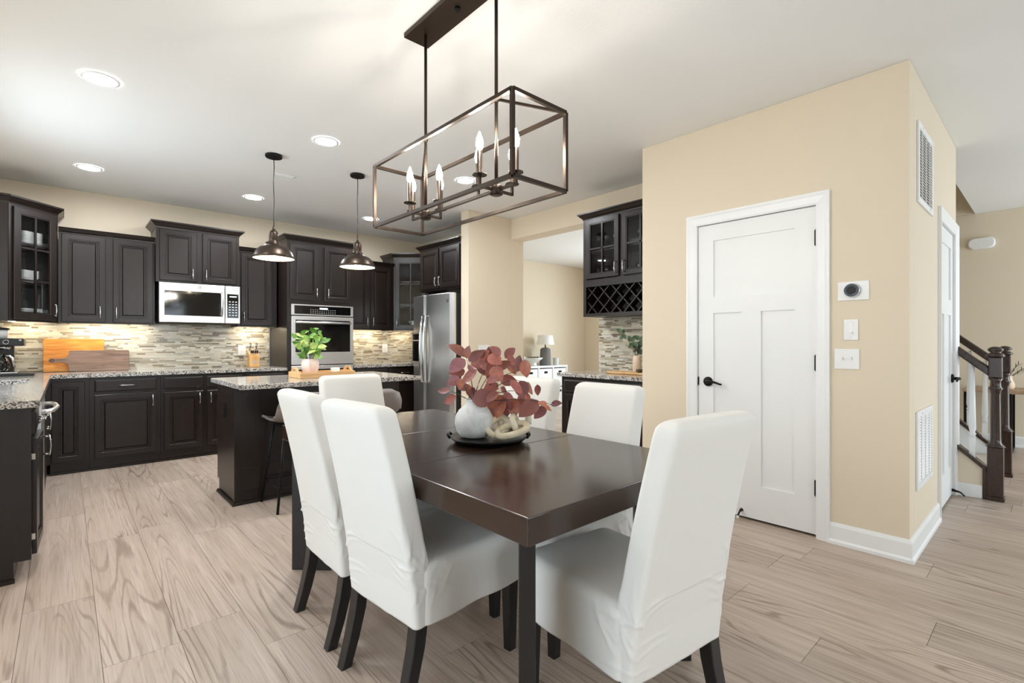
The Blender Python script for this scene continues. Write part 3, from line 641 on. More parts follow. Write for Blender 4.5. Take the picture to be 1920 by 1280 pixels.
# stools -------------------------------------------------------------
def stool():
    s = thing('bar_stool', 'x', 'stool', (0, 0, 0)); b = MB()
    n = 14; rr = []
    def shell(z_off):
        rows = []
        prof = [(-.205, .84), (-.212, .80), (-.205, .74), (-.185, .68), (-.15, .645), (-.09, .628), (0, .62), (.09, .622), (.16, .63), (.195, .622)]
        for y, z in prof:
            wv = .20 if z < .7 else (.195 if z < .8 else (.17 if z < .83 else .13)); row = []
            for j in range(n+1):
                x = -wv+2*wv*j/n; e = abs(x)/wv; row.append((x, y+(.05*e**3 if z > .64 and y < 0 else 0), z+(.03*e**3 if z < .66 else -.03*e**4*(z > .82))+z_off))
            rows.append(row)
        return rows
    top, bot = shell(0), shell(-.016); k = len(top)
    vs_ = [p for r in top for p in r]+[p for r in bot for p in r]; m1 = n+1; o_ = k*m1; fs = []
    for i in range(k-1):
        for j in range(n): fs += [(i*m1+j, i*m1+j+1, (i+1)*m1+j+1, (i+1)*m1+j), (o_+i*m1+j, o_+(i+1)*m1+j, o_+(i+1)*m1+j+1, o_+i*m1+j+1)]
    for j in range(n): fs += [(j, o_+j, o_+j+1, j+1), ((k-1)*m1+j, (k-1)*m1+j+1, o_+(k-1)*m1+j+1, o_+(k-1)*m1+j)]
    for i in range(k-1): fs += [(i*m1, (i+1)*m1, o_+(i+1)*m1, o_+i*m1), (i*m1+n, o_+i*m1+n, o_+(i+1)*m1+n, (i+1)*m1+n)]
    b.add(vs_, fs, True); obj('seat', b, 'stool_grey', s, local=True)
    obj('under_frame', MB().bar((-.13, -.12, .598), (.13, -.12, .598), .02).bar((-.13, .12, .598), (.13, .12, .598), .02).bar((-.13, -.12, .598), (-.13, .12, .598), .02).bar((.13, -.12, .598), (.13, .12, .598), .02), 'black_metal', s, local=True)
    for sx in (-1, 1):
        for sy in (-1, 1): obj('leg', MB().tube([(sx*.13, sy*.12, .60), (sx*.20, sy*.19, 0)], .0095, 8), 'black_metal', s, local=True)
    zf = .17; q = lambda sx, sy: (sx*.181, sy*.171, zf)
    for a, c_ in (((-1, -1), (-1, 1)), ((-1, 1), (1, 1)), ((1, 1), (1, -1)), ((1, -1), (-1, -1))): obj('foot_rail', MB().tube([q(*a), q(*c_)], .0065, 8), 'black_metal', s, local=True)
    return s
s1 = stool(); s2 = copy_tree(s1); s1.location = (1.30, 3.84, 0); s2.location = (1.83, 3.72, 0)
s1['label'] = 'grey shell counter stool with thin black legs at open end of island'; s2['label'] = 'grey shell counter stool behind the far end dining chair'
for s_ in (s1, s2): s_['group'] = 'stools at the island'

# ================================================================== DINING TABLE AND CHAIRS
TX = (.86, 1.81); TY = (.89, 2.78)
t = thing('dining_table', 'dark brown extension dining table with thick top and diagonal panel legs', 'table', (1.335, 1.835, 0))
for nm, y0, y1 in (('tabletop', TY[0], 1.5545), ('table_leaf', 1.5555, 2.1045), ('tabletop', 2.1055, TY[1])): obj(nm, MB().box(TX[0], TX[1], y0, y1, .685, .76), 'table_wood', t, .003)
for sx, cx in ((1, TX[0]), (-1, TX[1])):
    for sy, cy in ((1, TY[0]), (-1, TY[1])):
        a = Vector((cx+sx*.045, cy+sy*.05)); d = Vector((sx, sy)).normalized(); e = Vector((-d.y, d.x))*.0225; c_ = a+d*.21
        obj('leg', MB().prism([a+e, a-e, c_-e, c_+e], 0, .684), 'chair_leg_black', t, .002)
R_PROF = [(.275, 0), (.4, -.012), (.5, -.028), (.6, -.046), (.7, -.066), (.8, -.088), (.9, -.112), (1.0, -.138)]
def lerp(tab, z):
    for (a, p), (c_, q) in zip(tab, tab[1:]):
        if z <= c_: return p+(q-p)*(z-a)/(c_-a)
    return tab[-1][1]
def rrect(x0, x1, y0, y1, r, n, step):
    """points round a rounded rectangle, evenly spaced on the straight runs"""
    pts = []
    def run(a, c_):
        L = math.dist(a, c_); k = max(1, int(L/step))
        for i in range(k): pts.append((a[0]+(c_[0]-a[0])*i/k, a[1]+(c_[1]-a[1])*i/k))
    cs = [(x1-r, y0+r, -90), (x1-r, y1-r, 0), (x0+r, y1-r, 90), (x0+r, y0+r, 180)]
    for i, (cx, cy, a0) in enumerate(cs):
        for j in range(n): a = math.radians(a0+90*j/n); pts.append((cx+r*math.cos(a), cy+r*math.sin(a)))
        a = math.radians(a0+90); e = (cx+r*math.cos(a), cy+r*math.sin(a)); nx = cs[(i+1) % 4]; a1 = math.radians(nx[2]); run(e, (nx[0]+r*math.cos(a1), nx[1]+r*math.sin(a1)))
    return pts
CW = .212
def fold(x, y, z, seed):
    """stretch wrinkles of the slipcover where back, seat and skirt meet"""
    r = random.Random(seed); d = 0
    side = 1 if y > 0 else -1
    s_ = (x if abs(y) > CW-.02 else -(CW-abs(y)))     # unrolled distance from the rear corner: + along the side, - along the back
    for i in range(14):
        p0 = (r.uniform(-.02, .08), r.uniform(.29, .50)); a = math.radians(r.uniform(20, 75)); L = r.uniform(.07, .17); amp = r.uniform(.002, .0045); sg = r.uniform(.0042, .0065)
        du, dv = (math.cos(a), math.sin(a)) if i % 2 else (-math.cos(a)*1.2, math.sin(a)*.6)
        ru, rv = s_-p0[0], z-p0[1]; al = ru*du+rv*dv; ac = ru*dv-rv*du+.25*al*al/L
        if -.02 < al < L: d += amp*math.exp(-(ac/sg)**2)*math.sin(math.pi*(al+.02)/(L+.02))
    return d
def chair(seed):
    root = thing('dining_chair', 'x', 'chair', (0, 0, 0))
    rr = []; top = 1.0; tr = .032; zs = [.275+.005*i for i in range(70)]+[.626+.0171*i for i in range(20)]
    base_n = None
    def section(z, ins):
        x0 = lerp(R_PROF, z); th = .082 if z > .55 else .082+.02*(.55-z)/.275; w = CW-.024*max(0, (z-.35)/.65)
        return rrect(x0+ins, x0+th-ins, -w+ins, w-ins, max(.018-ins*.3, .004), 4, .0085), x0, th, w
    ref = None
    for z in zs+[top-tr+tr*math.sin(math.radians(a)) for a in (15, 35, 55, 72, 84)]:
        if z < top-tr: ins = 0
        else: ins = tr*(1-math.sqrt(max(0, 1-((z-(top-tr))/tr)**2)))
        if z > top: continue
        x0 = lerp(R_PROF, z); th = .082 if z > .55 else .082+.02*(.55-z)/.275; w = CW-.024*max(0, (z-.35)/.65)
        if ref is None: ref = rrect(0, 1, -1, 1, .0001, 1, 9) and rrect(0, th, -w, w, .018, 4, .006); rth, rw = th, w
        ring = []
        for (px, py) in ref:
            x = x0+ins+(th-2*ins)*px/rth; y = py/rw*(w-ins)
            f_ = fold(px, py, z, seed+(1 if py > 0 else 2)) if z < .62 else 0
            cx, cy = px-rth/2, py; nx, ny = (0, 1 if cy > 0 else -1) if abs(cy) > rw-.018 else (-1 if cx < 0 else 1, 0)
            hem = .002*math.sin(py*40+px*60)*max(0, 1-(z-.275)/.02) if z < .295 else 0
            bow = .006*math.sin(math.pi*(py/rw+1)/2)*(-1 if cx < 0 else 1)*(.3 if z < .5 else 1)
            ring.append((x+nx*f_+(bow if abs(nx) else 0), y+ny*f_, z+hem))
        rr.append(ring)
    obj('backrest', MB().rings(rr), 'slipcover', root, local=True)
    # seat cushion with skirt
    rr = []; X0, X1 = .025, .505; ref = rrect(X0, X1, -CW-.003, CW+.003, 0.03, 5, .007); top = .478; tr = .035
    zz = [.275+(.478-.035-.275)*i/30 for i in range(31)]+[top-tr+tr*math.sin(math.radians(a)) for a in (12, 25, 40, 55, 70, 82)]
    cx, cy = (X0+X1)/2, 0
    for z in zz:
        ins = 0 if z <= top-tr else tr*(1-math.sqrt(max(0, 1-((z-(top-tr))/tr)**2)))
        ring = []
        for px, py in ref:
            kx = 1-ins/((X1-X0)/2); ky = 1-ins/(CW+.003); flare = .006*(1-(z-.275)/.2) if z < .475 else 0
            f_ = fold(px-.06, py, z, seed+(1 if py > 0 else 2))*.9 if px < .30 and abs(py) > CW-.01 else 0
            wv = .0035*math.sin(px*21+3*py)*max(0, 1-(z-.275)/.1)
            sy = 1 if py > 0 else -1
            ring.append((cx+(px-cx)*kx+(flare if px > X1-.02 else 0), py*ky+sy*(f_+wv+(flare*.6 if abs(py) > CW-.01 else 0)), z+(.0015*math.sin(px*30) if z < .28 else 0)))
        rr.append(ring)
    last = rr[-1]
    for k, dz in ((.8, .004), (.5, .008), (.2, .010)): rr.append([(cx+(p[0]-cx)*k, p[1]*k, top+dz-.0006) for p in last])
    obj('seat', MB().rings(rr), 'slipcover', root, local=True)
    for sy in (-1, 1):
        yc = sy*(CW-.028)
        rg = []
        for z, x, w in ((.40, .036, .024), (.30, .032, .024), (.2, .018, .0235), (.1, -.006, .022), (.0, -.036, .02)): rg.append([(x-w, yc-w, z), (x+w, yc-w, z), (x+w, yc+w, z), (x-w, yc+w, z)])
        obj('leg', MB().rings(rg, False), 'chair_leg_black', root, .003, 1, True)
        rg = []
        for z, w in ((.40, .025), (.25, .024), (0, .018)): rg.append([(.466-w, yc-w, z), (.466+w, yc-w, z), (.466+w, yc+w, z), (.466-w, yc+w, z)])
        obj('leg', MB().rings(rg, False), 'chair_leg_black', root, .003, 1, True)
    return root
ch = chair(11)
spots = [(.818, 1.592, 4.5, 'white slipcovered chair on the kitchen-aisle side of table, nearer the table corner chair'),
         (.812, 2.10, -1, 'white slipcovered chair on the kitchen-aisle side of table, nearer the bar stool'),
         (1.862, 1.462, 178, 'white slipcovered chair facing across the table in front of pantry wall edge'),
         (1.90, 2.02, 180, 'white slipcovered chair across the table partly behind the red leaves'),
         (1.330, .738, 83.5, 'white slipcovered chair at the table end in front of pantry door'),
         (1.320, 2.865, -90, 'white slipcovered chair at the table end nearest the island')]
for i, (x, y, a, lab) in enumerate(spots):
    o = ch if i == 0 else copy_tree(ch); o.location = (x, y, 0); o.rotation_euler.z = math.radians(a); o['label'] = lab; o['group'] = 'slipcovered dining chairs'

# centrepiece ---------------------------------------------------------
TC = Vector((1.40, 1.70, .761))
t = thing('serving_tray', 'low round black tray under the plaster vase', 'tray', TC)
obj('dish', MB().lathe([(.135, 0), (.150, .004), (.166, .016), (.172, .024), (.168, .027), (.158, .022), (.0, .020)][:-1]+[(.01, .020)], TC, 40), 'black_metal', t)
for a in (-42, 138):
    c_ = math.cos(math.radians(a)); s_ = math.sin(math.radians(a)); e = Vector((-s_, c_, 0)); p0 = TC+Vector((c_, s_, 0))*.168+Vector((0, 0, .022))
    obj('handle', MB().tube([p0-e*.04, p0-e*.03+Vector((c_*.012, s_*.012, .012)), p0+e*.03+Vector((c_*.012, s_*.012, .012)), p0+e*.04], .006, 8), 'black_metal', t)
VC = Vector((1.345, 1.735, .7825))
vase = single('vase', MB().lathe([(.045, 0), (.062, .006), (.078, .03), (.086, .062), (.083, .092), (.068, .120), (.046, .138), (.037, .148), (.035, .160), (.040, .168), (.033, .168), (.029, .158), (.03, .145), (.02, .13)], VC, 40), 'plaster', 'round white plaster vase with a short neck on the black tray', 'vase', base=VC)
# wooden chain: three interlocking links
t = thing('wooden_chain', 'pale wooden three-link chain ornament beside the plaster vase', 'ornament', TC+Vector((.07, -.05, .023)))
def link_ring(c, rx, ry, rot, r):
    R = Matrix.Rotation(rot[2], 3, 'Z') @ Matrix.Rotation(rot[1], 3, 'Y') @ Matrix.Rotation(rot[0], 3, 'X'); C_ = Vector(c)
    pts = []
    for k in range(28):
        a = 2*math.pi*k/28; ex = .75; x = math.copysign(abs(math.cos(a))**ex, math.cos(a))*rx; y = math.copysign(abs(math.sin(a))**ex, math.sin(a))*ry; pts.append(C_+R @ Vector((x, y, 0)))
    return MB().tube(pts, r, 10, True)
e1 = Vector((.74, -.67, 0)); e2 = Vector((.67, .74, 0)); B0 = TC+Vector((.065, -.055, .027))-e2*.033; az = math.atan2(e1.y, e1.x)
lk = lambda a, b_, z, rx, ry, rot, r: obj('chain_link', link_ring(B0+e1*a+e2*b_+Vector((0, 0, z)), rx, ry, rot, r), 'pale_wood', t)
lk(.020, -.042, .036, .064, .040, (math.radians(20), math.radians(-15), az+.06), .0150)
lk(-.040, .002, .044, .056, .036, (math.radians(42), math.radians(-22), az+.75), .0145)
lk(.030, .044, .064, .062, .046, (math.radians(78), 0, az), .0150)
lk(.034, .002, .058, .050, .030, (math.radians(68), 0, az+1.45), .0135)
# leaves ---------------------------------------------------------------
def leaf_mesh(name, L, Wd, bend, fold_, mat, tip=1.6, n=7):
    vs_, fs = [], []
    for i in range(n+1):
        s_ = i/n; w = Wd*.5*(math.sin(math.pi*min(1, s_**.85*.98+.02)))**(.75)*(1-.15*s_); z = bend*math.sin(s_*2.2)*L
        for j, k in enumerate((-1, -.55, 0, .55, 1)): vs_.append((s_*L, k*w, z+abs(k)*w*fold_))
    for i in range(n):
        for j in range(4): fs.append((i*5+j, (i+1)*5+j, (i+1)*5+j+1, i*5+j+1))
    me = bpy.data.meshes.new(name); me.from_pydata(vs_, [], fs)
    for p in me.polygons: p.use_smooth = True
    me.materials.append(M[mat]); return me
def place_leaf(me, parent, pos, d, up, scale):
    x = Vector(d).normalized(); z = (Vector(up)-x*x.dot(Vector(up))).normalized(); y = z.cross(x)
    R = Matrix((x, y, z)).transposed().to_4x4(); o = bpy.data.objects.new('leaf', me); COL.objects.link(o); o.parent = parent
    o.matrix_local = wm(parent).inverted() @ Matrix.Translation(pos) @ R @ Matrix.Scale(scale, 4); return o
LR = [leaf_mesh('leaf', 1, w, bd, fd, 'leaf_red') for w, bd, fd in ((.70, .10, .25), (.62, -.12, .3), (.78, .16, .15))]
br = thing('leaf_branch', 'rust red artificial eucalyptus branches standing in the plaster vase', 'branches', VC+Vector((0, 0, .16)))
# (crop pixel of leaf base, crop pixel of tip) read off the photograph, crop origin (820,640), 5.82 px per pixel
LV = [((310,170),(120,75)),((320,185),(350,60)),((300,195),(160,330)),((340,210),(480,110)),((420,200),(560,115)),((560,235),(440,130)),((600,180),(580,62)),((690,150),(585,70)),
      ((740,180),(840,90)),((770,200),(850,340)),((860,330),(905,165)),((950,200),(975,370)),((380,220),(450,300)),((430,310),(270,430)),((300,320),(140,350)),((240,390),(120,470)),
      ((250,400),(240,515)),((240,460),(320,535)),((140,535),(15,530)),((205,595),(80,665)),((380,600),(320,475)),((400,500),(360,620)),((520,300),(660,350)),((650,290),(780,230)),
      ((560,350),(440,260)),((530,380),(700,400)),((700,360),(540,430)),((680,400),(860,450)),((660,460),(520,540)),((560,500),(660,510)),((380,640),(620,600)),((540,660),(660,570)),
      ((720,590),(620,830)),((735,610),(735,825)),((720,580),(830,640)),((845,620),(850,805)),((800,420),(920,550)),((900,430),(970,570)),((920,570),(920,705)),((960,560),(990,660)),
      ((960,450),(1045,560)),((1090,470),(1100,580)),((1105,650),(915,810)),((1110,655),(1180,720)),((1185,705),(1070,830)),((1240,690),(1350,680)),((1160,690),(1240,745)),((560,150),(690,250)),
      ((640,220),(520,350)),((780,150),(830,240)),((330,260),(400,330)),((180,300),(230,400)),((460,180),(520,300)),((600,280),(700,420)),((860,480),(940,600)),((690,500),(760,560))]
wv = VC.x*FW[0]+VC.y*FW[1]; vd = Vector((FW[0], FW[1], 0))
q = lambda c_, dw=0: atw(820+c_[0]/5.82, 640+c_[1]/5.82, wv+dw)
rl = random.Random(5); tips = []
for a, c_ in LV:
    dw = rl.uniform(-.085, .085)-.02*(a[1] > 560); p0 = q(a, dw); p1 = q(c_, dw+rl.uniform(-.03, .03)); L = max((p1-p0).length, .03)
    place_leaf(rl.choice(LR), br, p0, p1-p0, -vd*1.0+Vector((rl.uniform(-.6, .6), rl.uniform(-.6, .6), rl.uniform(-.1, .9))), L*1.14); tips.append((a, p0))
nk = VC+Vector((0, 0, .15))
for tgt, mid in (((320, 190), (380, 420)), ((560, 240), (430, 430)), ((700, 180), (500, 420)), ((850, 330), (600, 380)), ((140, 535), (240, 580)), ((250, 400), (330, 560)), ((960, 560), (770, 480)), ((1240, 690), (1000, 590)), ((720, 590), (560, 560)), ((900, 430), (760, 365))):
    dw = rl.uniform(-.05, .05); m1 = q(mid, dw*.6); e_ = q(tgt, dw); pts = []
    for i in range(9): s_ = i/8; pts.append(nk*(1-s_)**2+m1*2*s_*(1-s_)+e_*s_*s_)
    pts = [nk+Vector((rl.uniform(-.012, .012), rl.uniform(-.012, .012), -.05))]+pts[1:]
    obj('twig', MB().tube(pts, [.0026-.0002*i for i in range(9)], 6), 'stem_brown', br)

# ================================================================== CHANDELIER AND LAMPS
CX, CY = 1.325, 1.832
t = thing('chandelier', 'bronze rectangular open-frame chandelier with candle bulbs over the table', 'chandelier', (CX, CY, CZ))
x0, x1, y0, y1, z0, z1 = 1.183, 1.467, 1.304, 2.36, 1.797, 2.107; bt = .0145
obj('canopy', MB().box(CX-.07, CX+.07, 1.47, 2.19, CZ-.024, CZ-.001), 'bronze', t, .002)
obj('canopy_knob', MB().lathe([(.012, -.012), (.014, -.006), (.014, 0)], (CX, CY, CZ-.024), 16), 'black_metal', t)
P8 = [(x, y, z) for z in (z0, z1) for y in (y0, y1) for x in (x0, x1)]
for a, c_ in ((0, 1), (2, 3), (0, 2), (1, 3), (4, 5), (6, 7), (4, 6), (5, 7), (0, 4), (1, 5), (2, 6), (3, 7)): obj('frame_bar', MB().bar(P8[a], P8[c_], bt), 'bronze', t)
zr = 2.208
obj('ridge_bar', MB().bar((CX, 1.56, zr), (CX, 2.10, zr), .010), 'bronze', t)
for hy, yq in ((1.56, y0), (2.10, y1)):
    for xq in (x0, x1): obj('hip_bar', MB().bar((CX, hy, zr), (xq, yq, z1), .010), 'bronze', t)
    obj('coupling', MB().lathe([(.008, -.014), (.012, -.008), (.012, .008), (.008, .014)], (CX, hy, zr), 12), 'bronze', t)
obj('spine_bar', MB().bar((CX, 1.56, 1.83), (CX, 2.10, 1.83), .012), 'bronze', t)
candle_m = bulb_m = arm_m = None
for hy in (1.56, 2.10):
    obj('rod', MB().tube([(CX, hy, 1.83), (CX, hy, CZ-.02)], .0075, 10), 'bronze', t)
    obj('hub', MB().lathe([(.018, -.022), (.027, -.018), (.027, .016), (.022, .02)], (CX, hy, 1.83), 16), 'bronze', t)
    for dx, dy in ((.088, 0), (-.088, 0), (0, .12), (0, -.12)):
        px, py = CX+dx, hy+dy
        obj('arm', MB().bar((CX, hy, 1.83), (px, py, 1.83), .0105).bar((px, py, 1.825), (px, py, 1.875), .0105), 'bronze', t)
        c_ = obj('candle_sleeve', MB().lathe([(.03, 0), (.03, .003), (.0115, .004), (.0115, .100)], (px, py, 1.873), 16), 'bronze', t)
        obj('bulb', MB().lathe([(.008, 0), (.013, .012), (.0155, .028), (.012, .048), (.006, .064), (.0015, .076)], (px, py, 1.973), 14), 'bulb_glow', c_)
# pendants
def pendant(x, y, label):
    t = thing('pendant_lamp', label, 'pendant lamp', (x, y, CZ), group='pendant lamps over the island')
    obj('canopy', MB().lathe([(.062, -.022), (.065, -.018), (.065, -.001)], (x, y, CZ), 28), 'black_metal', t)
    pts = [(x+.003*math.sin(i*.9), y+.003*math.cos(i*.7), CZ-.02-(CZ-.02-2.165)*i/14) for i in range(15)]; obj('cord', MB().tube(pts, .0035, 6), 'black_plastic', t)
    z = 1.893
    sh = obj('shade', MB().lathe([(.158, 0), (.160, .004), (.152, .022), (.138, .055), (.112, .084), (.078, .103), (.052, .112), (.046, .116), (.046, .132), (.034, .140), (.036, .148), (.036, .205), (.026, .225), (.012, .235), (.008, .262), (.004, .275)], (x, y, z), 36, cap0=False), 'bronze', t)
    obj('shade_lining', MB().lathe([(.1565, .001), (.149, .022), (.135, .053), (.109, .081), (.076, .099), (.05, .106), (.01, .107)], (x, y, z), 36, cap0=False), 'plastic_white', sh)
    obj('rim', MB().tube([(x+.159*math.cos(a*.2094), y+.159*math.sin(a*.2094), z) for a in range(30)], .0035, 6, True), 'bronze', sh)
    obj('socket_knob', MB().tube([(x-.045, y, z+.124), (x-.062, y, z+.124)], .006, 8), 'bronze', t)
    obj('bulb', MB().lathe([(.004, -.03), (.026, -.015), (.032, .01), (.024, .04), (.014, .06), (.014, .09)], (x, y, z+.03), 16), 'pendant_glow', t)
pendant(1.277, 4.335, 'bronze dome pendant lamp over the open end of island'); pendant(1.998, 4.325, 'bronze dome pendant lamp over island end nearest refrigerator')
for x, y, lab in ((.155, 3.76, 'in front of sink run, away from corner'), (1.485, 3.765, 'between chandelier and first pendant'), (.16, 5.735, 'before the double-door cabinet'), (1.49, 5.745, 'before the oven tower'), (2.83, 5.75, 'before the right glass corner cabinet'), (2.83, 3.785, 'behind the chandelier near beige column')):
    t = thing('recessed_light', 'round white recessed ceiling light '+lab, 'ceiling light', (x, y, CZ), group='recessed ceiling lights')
    obj('trim_ring', MB().lathe([(.092, -.001), (.092, -.006), (.078, -.009), (.072, -.004)], (x, y, CZ), 32, cap0=False, cap1=False), 'trim_white', t)
    obj('lens', MB().lathe([(.072, -.004), (.02, -.003)], (x, y, CZ), 32, cap0=False), 'can_glow', t)
t = thing('ceiling_vent', 'small white ceiling air vent behind the first pendant', 'vent', (1.505, 4.80, CZ))
obj('frame', MB().box(1.42, 1.59, 4.765, 4.835, CZ-.007, CZ-.001), 'trim_white', t, .002)
for i in range(6): obj('slat', MB().box(1.435, 1.575, 4.776+i*.0095, 4.78+i*.0095, CZ-.010, CZ-.007), 'trim_white', t)
def strip(x0, x1, y0, y1, z, lab):
    t = thing('under_cabinet_light', lab, 'light', ((x0+x1)/2, (y0+y1)/2, z-.001), group='under-cabinet light bars')
    obj('housing', MB().box(x0, x1, y0, y1, z-.010, z-.001), 'trim_white', t); obj('diffuser', MB().box(x0+.01, x1-.01, y0+.006, y1-.006, z-.0125, z-.0102), 'strip_glow', t)
strip(.02, .66, 6.52, 6.56, 1.385+.027, 'slim light bar under the double-door cabinet by the cutting boards')
strip(-.40, -.12, 6.52, 6.56, 1.385+.027, 'slim light bar under the left glass corner cabinet')
strip(1.53, 1.86, 6.52, 6.56, 1.385+.027, 'slim light bar under the narrow cabinet above knife block')
strip(2.80, 3.42, 6.52, 6.56, 1.372+.027, 'slim light bar under the cabinet right of oven tower')
strip(3.62, 3.92, 6.50, 6.54, 1.37+.027, 'slim light bar under the right glass corner cabinet')

# ================================================================== KITCHEN OBJECTS
# plates and bowls in the left corner cabinet
def square_dish(w, h, r):
    k = lambda s_, z: [(x, y, z) for x, y in rrect(-s_, s_, -s_, s_, r, 3, 1)]
    return MB().rings([k(w*.6, 0), k(w*.95, h), k(w, h), k(w*.97, h+.002), k(w*.6, .004)], False)
plate_me = mesh('plate', square_dish(.085, .012, .02)); plate_me.materials.append(M['white_ceramic'])
bowl_me = mesh('bowl', square_dish(.07, .045, .02)); bowl_me.materials.append(M['white_ceramic'])
def dishes(me, nm, n, x, y, z, dz, lab, grp, rz, sc_=1):
    for i in range(n):
        o = bpy.data.objects.new(nm, me); COL.objects.link(o); o.location = (x, y, z+i*dz); o.rotation_euler.z = rz; o.scale = (sc_, sc_, 1); tag(o, 'topmost '+lab if i == n-1 else ('lowest '+lab if i == 0 else lab), 'plate' if nm == 'plate' else 'bowl', grp)
h3 = (2.40-1.385)/3; pz = [1.385+.0815, 1.385+h3+.019, 1.385+2*h3+.019]
dishes(plate_me, 'plate', 9, -.262, 6.262, pz[2], .0125, 'white square plate stacked on top shelf of left glass cabinet', 'plates on the top shelf', .78)
dishes(plate_me, 'plate', 4, -.16, 6.48, pz[2], .0125, 'white square plate in the short stack at back of top glass-cabinet shelf', 'plates at the back of the top shelf', .3, .72)
dishes(bowl_me, 'bowl', 6, -.262, 6.262, pz[1], .012, 'white square bowl nested on middle shelf of left glass cabinet', 'bowls on the middle shelf', .78)
dishes(plate_me, 'plate', 3, -.262, 6.262, pz[0], .0125, 'white square plate on bottom shelf of left glass cabinet', 'plates on the bottom shelf', .78)
dishes(plate_me, 'plate', 3, -.16, 6.48, pz[0], .0125, 'white square plate at back of bottom glass-cabinet shelf', 'plates at the back of the bottom shelf', .3, .72)
dishes(bowl_me, 'bowl', 2, 3.78, 6.28, 1.37+.0815, .014, 'white square bowl on bottom shelf of right glass cabinet', 'bowls in the right glass cabinet', .2)
# coffee maker
Yc = 6.16; t = thing('coffee_maker', 'black and steel coffee maker with glass carafe in counter corner', 'coffee maker', (-.42, 6.2, .911))
X = lambda u: aty(u, 640, Yc).x; Zv = lambda v: aty(20, v, Yc).z
obj('base', MB().box(-.56, -.20, 6.02, 6.36, .911, .932), 'black_plastic', t, .004); obj('warming_plate', MB().box(-.56, -.30, 6.03, 6.22, .9325, .947), 'chrome', t, .003)
obj('tower', MB().box(-.56, -.335, 6.24, 6.36, .933, 1.17), 'black_plastic', t, .006)
hd = obj('head', MB().box(-.56, -.265, 6.06, 6.36, 1.171, 1.235), 'black_plastic', t, .006)
obj('dial', MB().tube([(-.375+.018*math.cos(a*.42), 6.057, 1.205+.018*math.sin(a*.42)) for a in range(15)], .003, 6, True), 'chrome', hd)
obj('button', MB().box(-.295, -.28, 6.054, 6.059, 1.215, 1.228).box(-.50, -.485, 6.054, 6.059, 1.195, 1.21), 'chrome', hd)
obj('filter_basket', MB().lathe([(.045, 0), (.055, .03)], (-.40, 6.16, 1.14), 20), 'chrome', t)
obj('hopper', MB().lathe([(.045, 0), (.05, .075)], (-.42, 6.20, 1.236), 20), 'clear_plastic', t); obj('hopper_lid', MB().lathe([(.062, 0), (.06, .014), (.03, .02)], (-.42, 6.20, 1.312), 20), 'black_plastic', t)
ca = obj('carafe', MB().lathe([(.05, 0), (.068, .012), (.075, .06), (.062, .11), (.045, .135), (.048, .15)], (-.425, 6.10, .9475), 24), 'black_glass', t)
obj('carafe_handle', MB().tube([(-.385, 6.07, 1.085), (-.35, 6.06, 1.085), (-.335, 6.055, 1.06), (-.325, 6.05, .99)], [.011, .012, .012, .010], 8), 'chrome', ca)
# cutting boards leaning on the backsplash
def lean_board(name, pts, tk, yb, lean, mat, lab, bev=.002, hole=None):
    F = lambda u, v, n: Vector((u, yb+v*math.sin(lean)-n*math.cos(lean), .9115+v*math.cos(lean)+n*math.sin(lean)+.0))
    mb = MB(); mb.fprism(F, pts, 0, tk) if hole is None else None
    if hole:
        n = len(pts); k = len(hole)
        mb.add([F(p[0], p[1], 0) for p in pts+hole]+[F(p[0], p[1], tk) for p in pts+hole], [])
    return single(name, mb, mat, lab, 'cutting board', None, bev)
lean_board('cutting_board', [(-.155, 0), (.30, 0), (.30, .318), (.293, .325), (-.148, .325), (-.155, .318)], .02, 6.60, math.radians(7), 'board_amber', 'amber striped wooden cutting board leaning on the tile backsplash')
ho = []
for k in range(9): a = math.pi/2+math.pi*k/8; ho.append((-.095+.022*math.cos(a), .112+.022*math.sin(a)))
lean_board('cutting_board', [(.03, .008), (.04, 0), (.495, 0), (.503, .008), (.503, .202), (.495, .210), (.04, .210), (.03, .20), (.028, .165), (.015, .142), (-.02, .132), (-.06, .13)]+ho+[(-.06, .094), (-.02, .092), (.015, .08), (.028, .055)], .018, 6.555, math.radians(8), 'board_walnut', 'grey-brown paddle cutting board with handle leaning in front of amber board')
wb_ = [o for o in bpy.data.objects if o.name.startswith('cutting_board')][-1]; ln = math.radians(8)
HP = lambda u, v, n: Vector((u, 6.555+v*math.sin(ln)-n*math.cos(ln), .9115+v*math.cos(ln)+n*math.sin(ln)))
obj('hang_hole', MB().tube([HP(-.092+.014*math.cos(k*math.pi/8), .112+.010*math.sin(k*math.pi/8), .0185) for k in range(16)], .0028, 6, True), 'black_metal', wb_)
